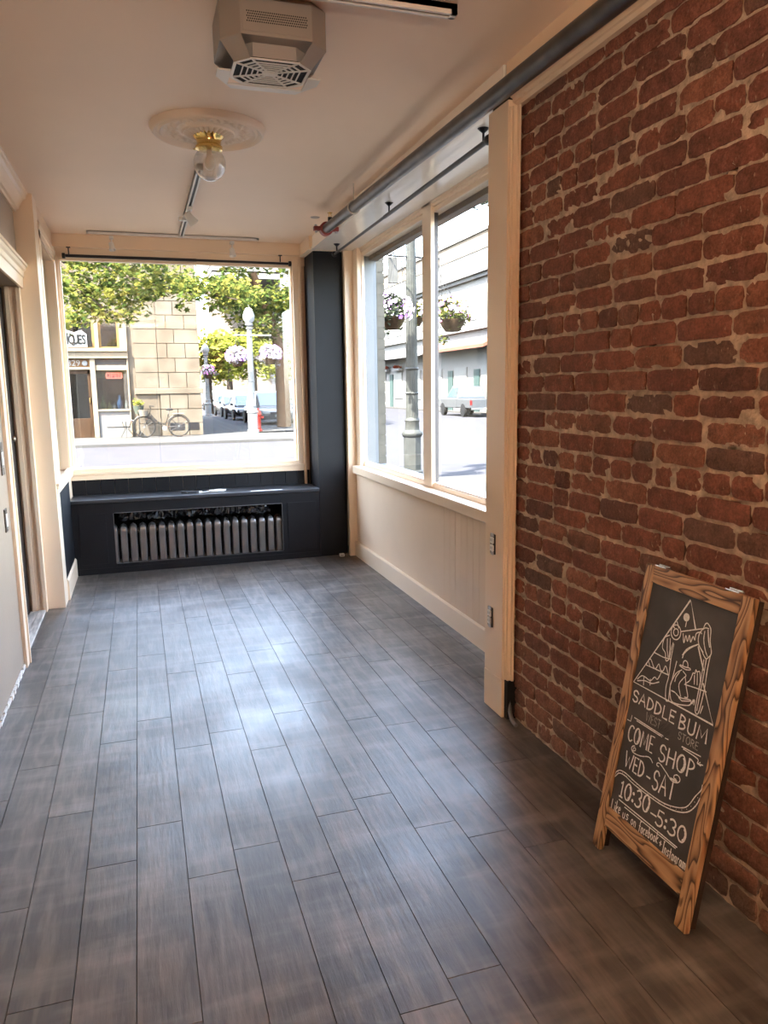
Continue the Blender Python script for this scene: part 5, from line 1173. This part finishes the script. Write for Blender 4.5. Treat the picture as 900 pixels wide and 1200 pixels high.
basket((x_ + .66, y_ - .76, 2.85), .42, 'white and violet flower basket on the right of the far white lamp post', [(*WHI, .6), (*PUR, .4)], rg, (x_ + .66, y_ - .74, 3.51), leaf_mat('lilac_foliage', [(00.1200, 00.1104, 00.1248)], .3), 300)
xg = at(242.5, 450, 52).x
l3 = lamp_post(xg, 52, LPW, 'white globe street lamp with a pink flower basket far down the side street', 3.9, 1.3)
basket((xg, 51.05, 2.75), .5, 'pink flower basket on the distant globe street lamp', [(*PNK, .5), (*WHI, .5)], rg, (xg, 51.05, 3.36), leaf_mat('pale_basket_leaves', [(00.1320, 00.1080, 00.1152), (00.0960, 00.1008, 00.0720)], .3), 160)
MB().tube([(xg, 52, 3.4), (xg, 51.05, 3.4)], .03, 6).build('cross_arm', LPW, l3)

# ---------- cars
RUBB = emat('car_tyre', (.04, .04, .042), .7); ALLOY = emat('alloy_wheel', (.55, .55, .55), .3, .8); CGLASS = emat('car_glass', (.16, .27, .36), .08, spec=.8)
def car(label, loc, rz, paint, L=4.5, Wd=1.85, H=1.62, suv=True, name='parked_car'):
    t = thing(name, label, 'car', loc, 'cars parked along the side street', rz)
    hw = Wd / 2; hb = .92 if suv else .84; cl_ = .26
    def loft(st):
        m = LMB(); vs = []; n = len(st[0][1])
        for xx, ring_ in st: vs += [(xx, y, z) for y, z in ring_]
        m.add(vs, [(i * n + k, i * n + (k + 1) % n, (i + 1) * n + (k + 1) % n, (i + 1) * n + k) for i in range(len(st) - 1) for k in range(n)], True)
        m.f += [tuple(range(n))[::-1], tuple((len(st) - 1) * n + k for k in range(n))]; m.sm += [False, False]
        return m
    def rg_(w, z0, z1): return [(-w * .86, z0), (w * .86, z0), (w, z0 + .18), (w, z1 - .16), (w * .93, z1 - .03), (w * .80, z1), (-w * .80, z1), (-w * .93, z1 - .03), (-w, z1 - .16), (-w, z0 + .18)]
    S = [(-L / 2, rg_(hw * .86, .42, hb * .95)), (-L / 2 + .12, rg_(hw * .95, cl_, hb)), (-L * .3, rg_(hw, cl_, hb + .02)), (L * .15, rg_(hw, cl_, hb)), (L * .36, rg_(hw * .98, cl_, hb - .10)), (L / 2 - .12, rg_(hw * .92, cl_ + .02, hb - .20)), (L / 2, rg_(hw * .80, .40, hb - .30))]
    loft(S).build('body', paint, t)
    rx0 = -L / 2 + (.25 if suv else .75)
    def rc(w, z0, z1, k=.80): return [(-w, z0), (w, z0), (w * k, z1), (-w * k, z1)]
    G = [(rx0, rc(hw * .90, hb - .03, hb + .02)), (rx0 + .38, rc(hw * .90, hb - .03, H - .03)), (-L * .02, rc(hw * .92, hb - .03, H)), (L * .10, rc(hw * .92, hb - .03, H - .04)), (L * .27, rc(hw * .90, hb - .08, hb - .04))]
    loft(G).build('roof', paint, t)
    e = .012; w0, w1 = hw * .90, hw * .90 * .80
    a0, a1 = (L * .27, hb - .04), (L * .10, H - .04)
    def quad(m, pts, off): m.add([Vector(p) + Vector(off) for p in pts], [(0, 1, 2, 3)]); return m
    def lerp(k): return (a0[0] + (a1[0] - a0[0]) * k, a0[1] + (a1[1] - a0[1]) * k)
    p, q = lerp(.08), lerp(.92)
    quad(LMB(), [(p[0], -w0 * .82, p[1]), (p[0], w0 * .82, p[1]), (q[0], w1 * .95, q[1]), (q[0], -w1 * .95, q[1])], (.02, 0, .014)).build('windshield', CGLASS, t)
    quad(LMB(), [(rx0 + .03, -w0 * .75, hb + .08), (rx0 + .03, w0 * .75, hb + .08), (rx0 + .34, w1 * .9, H - .1), (rx0 + .34, -w1 * .9, H - .1)], (-.02, 0, .012)).build('rear_window', CGLASS, t)
    for s in (-1, 1):
        z0, z1 = hb + .05, H - .12
        yy = lambda z: s * (hw * .91 * (1 - .2 * (z - hb + .03) / (H - hb + .03)) + .012)
        quad(LMB(), [(rx0 + .42, yy(z0), z0), (L * .21, yy(z0), z0), (L * .09, yy(z1), z1), (rx0 + .48, yy(z1), z1)], (0, 0, 0)).build('side_window', CGLASS, t)
        LMB().box(L * .19, L * .24, s * hw * .98 - (0 if s > 0 else .17), s * hw * .98 + (.17 if s > 0 else 0), hb + .02, hb + .16).build('mirror', paint, t)
        LMB().prism([(s * hw * .84, hb - .34), (s * hw * .42, hb - .36), (s * hw * .44, hb - .26), (s * hw * .82, hb - .20)], L / 2 - .10, L / 2 + .012, 'x').build('headlight', emat('headlamp', (.8, .8, .8), .15), t)
        LMB().box(-L / 2 - .012, -L / 2 + .1, s * hw * .83 - .1, s * hw * .83 + .1, hb - .32, hb - .12).build('tail_light', emat('tail_lamp', (.45, .02, .02), .3), t)
        for xx in (L * .31, -L * .29):
            w_ = LMB().lathe([(.20, s * hw - .11), (.33, s * hw - .11), (.34, s * hw - .05), (.33, s * hw + .015), (.21, s * hw + .02)], (xx, 0, .34), 20, 'y').build('wheel', RUBB, t)
            LMB().lathe([(0, s * hw + .004), (.21, s * hw + .006), (.215, s * hw - .02)], (xx, 0, .34), 14, 'y').build('rim', ALLOY, w_)
    LMB().prism([(-hw * .40, hb - .52), (hw * .40, hb - .52), (hw * .46, hb - .27), (-hw * .46, hb - .27)], L / 2 - .08, L / 2 + .010, 'x').build('grille', emat('car_grille', (.06, .06, .065), .4), t)
    LMB().box(L / 2 - .12, L / 2 + .016, -hw * .74, hw * .74, cl_ + .02, cl_ + .20).build('bumper', emat('dark_bumper', (.09, .09, .095), .6), t)
    LMB().box(L / 2 + .014, L / 2 + .024, -.16, .16, cl_ + .14, cl_ + .26).build('number_plate', DULL_WHITE, t)
    return t
PWH, PSI, PBK, PBL = emat('white_car_paint', (.62, .62, .62), .2, coat=.5), emat('silver_car_paint', (.42, .42, .43), .25, .4, coat=.5), emat('dark_car_paint', (.07, .075, .085), .2, coat=.6), emat('red_car_paint', (.35, .03, .025), .25, coat=.5)
GA = GZ - .089
def ground_car(px, Y, label, paint, rz=-PI / 2 + .06, **k): car(label, (at(px, 470, Y).x, Y, GA), rz, paint, **k)
ground_car(314, 40.6, 'white car parked facing the camera behind the white lamp post', PWH, L=4.5, Wd=1.9, H=1.68)
ground_car(287, 47.0, 'dark sedan parked left of the white car on the side street', PBK, suv=False, H=1.48)
ground_car(272, 54, 'silver car parked behind the dark sedan on the side street', PSI, suv=False, H=1.5)
ground_car(263, 61, 'white van-like car, third back in the row on the side street', PWH, H=1.8)
ground_car(254, 71, 'red car far back in the row on the side street', PBL, H=1.6)
ground_car(236, 80, 'white car driving off along the sandstone building', PWH, rz=PI / 2, H=1.55)
ground_car(357, 41.5, 'white car partly hidden behind the brown tree trunk', PWH, H=1.6)
HYDRANT_RED = emat('hydrant_red', (.8, .06, .04), .5)
hy_ = thing('fire_hydrant', 'red fire hydrant beside the white lamp post across the street', 'hydrant', (at(303.5, 505, 31.2).x, 31.2, GZ))
HX = at(303.5, 505, 31.2).x
MB().lathe([(.14, GZ), (.14, GZ + .06), (.10, GZ + .09), (.10, GZ + .62), (.13, GZ + .66), (.11, GZ + .78), (.04, GZ + .86), (.04, GZ + .92), (0, GZ + .92)], (HX, 31.2, 0), 14).build('barrel', HYDRANT_RED, hy_)
MB().lathe([(.05, HX - .2), (.05, HX + .2)], (0, 31.2, GZ + .55), 10, 'x').build('nozzle', HYDRANT_RED, hy_)
# ---------- plant stand left of the bicycle
ps = thing('plant_stand', 'black wire plant stand with a green planter left of the bicycle', 'plant stand', (gx(161), YF - .42, GZ))
c = Vector((gx(161), YF - .42, GZ)); m_ = MB().tube([c + Vector((0, 0, .02)), c + Vector((0, 0, .85))], .02, 6)
for k in range(3):
    a = 2 * PI * k / 3; m_.tube([c + Vector((0, 0, .2)), c + Vector((.2 * math.cos(a), .2 * math.sin(a), .012))], .012, 5)
m_.build('stem', DULL_IRON, ps)
MB().lathe([(.12, c.z + .85), (.20, c.z + 1.15), (.19, c.z + 1.15), (.12, c.z + .9), (0, c.z + .9)], (c.x, c.y, 0), 14).build('planter', emat('green_planter', (.16, .19, .15), .8, var=.3, vscale=15), ps)
m_ = MB(); leaf_cloud(m_, [(c + Vector((0, 0, 1.25)), .2, 120)], .09, rg, False); m_.build('foliage', LEAFM, ps, fix=False)
cc = Vector((gx(146), YF - .45, GZ)); ct = thing('garden_table', 'small white wire garden table left of the plant stand across the street', 'table', cc)
MB().lathe([(0, cc.z + .60), (.30, cc.z + .60), (.30, cc.z + .63), (0, cc.z + .63)], (cc.x, cc.y, 0), 18).build('table_top', LPW, ct)
for k in range(3):
    a = 2 * PI * k / 3 + .4; MB().tube([cc + Vector((.2 * math.cos(a), .2 * math.sin(a), .6)), cc + Vector((.06 * math.cos(a), .06 * math.sin(a), .3)), cc + Vector((.28 * math.cos(a), .28 * math.sin(a), .012))], .014, 6).build('leg', DULL_IRON, ct)

# ---------- pickup truck beyond the right window
TP = emat('grey_truck_paint', (.20, .21, .225), .3, .3, coat=.4)
pu = thing('pickup_truck', 'dark grey pickup truck parked across the road beyond the right window', 'pickup truck', (at(548, 470, 43.5).x, 43.5, GA), rz=PI / 2 - .03)
hw = .98
LMB().box(-2.75, -.55, -hw, hw, .52, 1.08).box(-.55, 2.75, -hw, hw, .50, 1.08).build('body', TP, pu, bevel=.05)
LMB().add([(-.60, -hw * .95, 1.07), (-.60, hw * .95, 1.07), (1.35, hw * .95, 1.07), (1.35, -hw * .95, 1.07), (-.48, -hw * .78, 1.80), (-.48, hw * .78, 1.80), (.60, hw * .78, 1.82), (.60, -hw * .78, 1.82)], [(0, 3, 2, 1), (4, 5, 6, 7), (0, 1, 5, 4), (1, 2, 6, 5), (2, 3, 7, 6), (3, 0, 4, 7)]).build('cab', TP, pu, bevel=.03)
LMB().add([(-.605, -hw * .80, 1.18), (-.605, hw * .80, 1.18), (-.51, hw * .70, 1.72), (-.51, -hw * .70, 1.72)], [(0, 1, 2, 3)]).build('rear_window', CGLASS, pu)
for s in (-1, 1):
    yy = lambda z: s * (hw * (.95 - .17 * (z - 1.07) / .73) + .012)
    LMB().add([(-.40, yy(1.16), 1.16), (1.0, yy(1.16), 1.16), (.52, yy(1.7), 1.70), (-.38, yy(1.7), 1.70)], [(0, 1, 2, 3)]).build('side_window', CGLASS, pu)
    LMB().box(-2.765, -2.70, s * hw * .93 - .06, s * hw * .93 + .06, .72, .98).build('tail_light', emat('tail_lamp', (.45, .02, .02), .3), pu)
    for xx in (-1.65, 1.75):
        w_ = LMB().lathe([(.22, s * .90 - .12), (.38, s * .90 - .12), (.40, s * .90), (.38, s * .90 + .1), (.22, s * .90 + .105)], (xx, 0, .40), 20, 'y').build('wheel', RUBB, pu)
        LMB().lathe([(0, s * 1.0), (.24, s * 1.0), (.25, s * .96)], (xx, 0, .40), 14, 'y').build('rim', ALLOY, w_)
LMB().box(-2.775, -2.75, -hw * .80, hw * .80, .56, 1.02).build('tailgate', TP, pu, bevel=.01)
LMB().box(-2.90, -2.78, -hw * .95, hw * .95, .42, .56).build('bumper', ALLOY, pu, bevel=.02)
LMB().box(-2.912, -2.902, -.16, .16, .44, .55).build('number_plate', DULL_WHITE, pu)

# ---------- buildings along the far side of the right-hand street
FX = 22.0
rb = thing('shop_row_building', 'long pale shop building with a stepped brick parapet across the right-hand street', 'building', (FX + 5, 62, GZ))
PALE = emat('pale_render', (.55, .53, .50), .8, var=.04); BUFF = emat('buff_parapet_brick', (.50, .40, .31), .85, var=.15, vscale=4); DIMW = emat('pale_window', (.40, .41, .41), .3)
MB().box(FX, FX + 12, 40, 96, GZ, 10.4).build('wall', PALE, rb)
pb = MB().box(FX - .05, FX + .5, 40, 96, 10.4, 11.45)
for i in range(9): pb.box(FX - .1, FX + .5, 43 + i * 6, 44 + i * 6, 11.45, 11.95)
pb.build('parapet', BUFF, rb)
MB().box(FX - .18, FX + .5, 40, 96, 11.45, 11.60).build('coping', PALE, rb)
MB().box(FX - .45, FX, 40, 96, 8.85, 9.25).box(FX - .25, FX, 40, 96, 8.6, 8.85).build('cornice', emat('grey_cornice', (.36, .355, .35), .8), rb)
MB().box(FX - .3, FX, 40, 96, 5.3, 5.6).build('string_course', PALE, rb)
y = 42.0; i = 0
while y < 94:
    w_ = MB().box(FX - .06, FX - .01, y, y + 1.3, 6.0, 8.0).build('window', PALE, rb); MB().box(FX - .07, FX - .06, y + .12, y + 1.18, 6.1, 7.9).build('pane', DIMW, w_)
    y += 3.1
MB().prism([(FX, 4.75), (FX - 1.2, 4.2), (FX - 1.2, 4.0), (FX, 4.5)], 44.5, 55, 'y').build('awning', emat('faded_red_awning', (.50, .19, .13), .8, var=.1), rb)
MB().prism([(FX, 4.6), (FX - 1.2, 4.1), (FX - 1.2, 3.95), (FX, 4.4)], 56, 72, 'y').build('awning', emat('pale_awning', (.52, .51, .50), .8), rb)
y = 45.0
while y < 92:
    w_ = MB().box(FX - .08, FX - .02, y, y + 2.2, .6, 2.9).build('shop_window', emat('pale_shop_frame', (.55, .54, .52), .6), rb); MB().box(FX - .1, FX - .08, y + .1, y + 2.1, .7, 2.8).build('pane', DIMW, w_)
    MB().box(FX - .08, FX - .02, y + 2.5, y + 3.4, GZ, 2.7).build('shop_door', emat('teal_shop_door', (.10, .16, .15), .5), rb)
    y += 4.6
for i, y in enumerate((64, 67.5)):
    t = thing('flower_box', ('box of red flowers on the shop front left of the lamp post, the nearer one', 'box of red flowers on the shop front left of the lamp post, the farther one')[i], 'flower box', (FX - .3, y, 3.1), 'red flower boxes')
    MB().box(FX - .45, FX - .11, y - .9, y + .9, 3.0, 3.2).build('box', PALE, t)
    m_ = MB(); leaf_cloud(m_, [(Vector((FX - .3, y - .7 + k * .2, 3.32)), .2, 26) for k in range(8)], .16, rg, False); m_.build('blossom', leaf_mat('red_blossom', [(00.1320, 00.0192, 00.0120), (00.1560, 00.0480, 00.0240)], .3), t, fix=False)
ab = thing('parking_structure', 'white banded building seen through leaves at the top of the front window', 'building', (18, 96, GZ))
a_, b_2 = at(249, 330, 96), at(334, 330, 96)
for k in range(4): MB().box(a_.x, b_2.x, 96, 104, at(290, 323 - k * 8.5, 96).z - .32, at(290, 323 - k * 8.5, 96).z + .32).build('floor_band', PALE, ab)
MB().box(b_2.x - .6, b_2.x + 1.9, 95.5, 106, GZ, at(300, 290, 96).z).build('stair_tower', emat('grey_tower', (.45, .45, .45), .8), ab)
MB().box(a_.x + .2, b_2.x - .6, 105, 106, GZ, at(300, 300, 96).z).build('rear_wall', emat('tan_far_wall', (.46, .38, .32), .8), ab)
# ================================================================== DAYLIGHT
w = bpy.data.worlds.new('sky'); scene.world = w; w.use_nodes = True
nt = w.node_tree; bg = nt.nodes['Background']
sky = nt.nodes.new('ShaderNodeTexSky'); sky.sky_type = 'NISHITA'; sky.sun_disc = False
SUN_EL, SUN_AZ = math.radians(52), math.radians(235)          # sun behind and to the left of the camera
sky.sun_elevation = SUN_EL; sky.sun_rotation = SUN_AZ; sky.altitude = 50; sky.air_density = 1.0; sky.dust_density = 2.0
hs = nt.nodes.new('ShaderNodeHueSaturation'); hs.inputs['Saturation'].default_value = .7
nt.links.new(sky.outputs[0], hs.inputs['Color']); nt.links.new(hs.outputs[0], bg.inputs[0]); bg.inputs[1].default_value = SKY_STRENGTH
sd_ = bpy.data.lights.new('sun', 'SUN'); sd_.energy = SUN_STRENGTH; sd_.angle = math.radians(.6); sd_.color = (1, .94, .85)
so_ = bpy.data.objects.new('sun', sd_); COL.objects.link(so_)
to_sun = Vector((math.sin(SUN_AZ) * math.cos(SUN_EL), math.cos(SUN_AZ) * math.cos(SUN_EL), math.sin(SUN_EL)))
so_.rotation_euler = to_sun.to_track_quat('Z', 'Y').to_euler(); so_.location = (0, 0, 20)
# warm fill lamp added on the ceiling, unseen behind the camera
fx = thing('added_fill_panel', 'added warm fill panel, unseen on the ceiling behind the camera', 'lamp', (-.05, -1.1, ZC))
MB().box(-.55, .45, -1.5, -.7, ZC - .06, ZC - .001).build('housing', WHITEP, fx)
ad = bpy.data.lights.new('fill_panel_light', 'AREA'); ad.energy = FILL_W; ad.color = (1, .86, .70); ad.shape = 'RECTANGLE'; ad.size = .95; ad.size_y = .75
ao = bpy.data.objects.new('fill_panel_light', ad); COL.objects.link(ao); ao.location = (-.05, -1.1, ZC - .07)
tl = thing('added_uplighter', 'added black uplighter, unseen behind the camera', 'lamp', (.35, -1.2, 0))  # uplighter added out of view to brighten the near ceiling
MB().lathe([(0, .001), (.15, .001), (.15, .02), (.03, .035), (0, .035)], (.35, -1.2, 0), 24).build('base', RODM, tl)
MB().tube([(.35, -1.2, .03), (.35, -1.2, 1.66)], .012, 10).build('pole', RODM, tl)
MB().lathe([(.015, 1.64), (.06, 1.66), (.16, 1.76), (.17, 1.78), (.155, 1.775), (.05, 1.675), (0, 1.67)], (.35, -1.2, 0), 28, caps=False).build('shade', RODM, tl)
a2 = bpy.data.lights.new('added_uplight', 'AREA'); a2.energy = UP_FILL_W; a2.color = (1, .83, .66); a2.shape = 'DISK'; a2.size = .28
u2 = bpy.data.objects.new('added_uplight', a2); COL.objects.link(u2); u2.location = (.35, -1.2, 1.775); u2.rotation_euler = (PI, 0, 0)
scene.view_settings.view_transform = 'Standard'; scene.view_settings.look = 'None'; scene.view_settings.gamma = 1; scene.view_settings.use_curve_mapping = False
scene.view_settings.exposure = EXPOSURE
scene.display_settings.display_device = 'sRGB'
cy = scene.cycles
cy.max_bounces = 14; cy.diffuse_bounces = 8; cy.glossy_bounces = 5; cy.transparent_max_bounces = 16; cy.transmission_bounces = 8
cy.caustics_reflective = False; cy.caustics_refractive = False
cy.sample_clamp_indirect = 12
cy.use_denoising = True
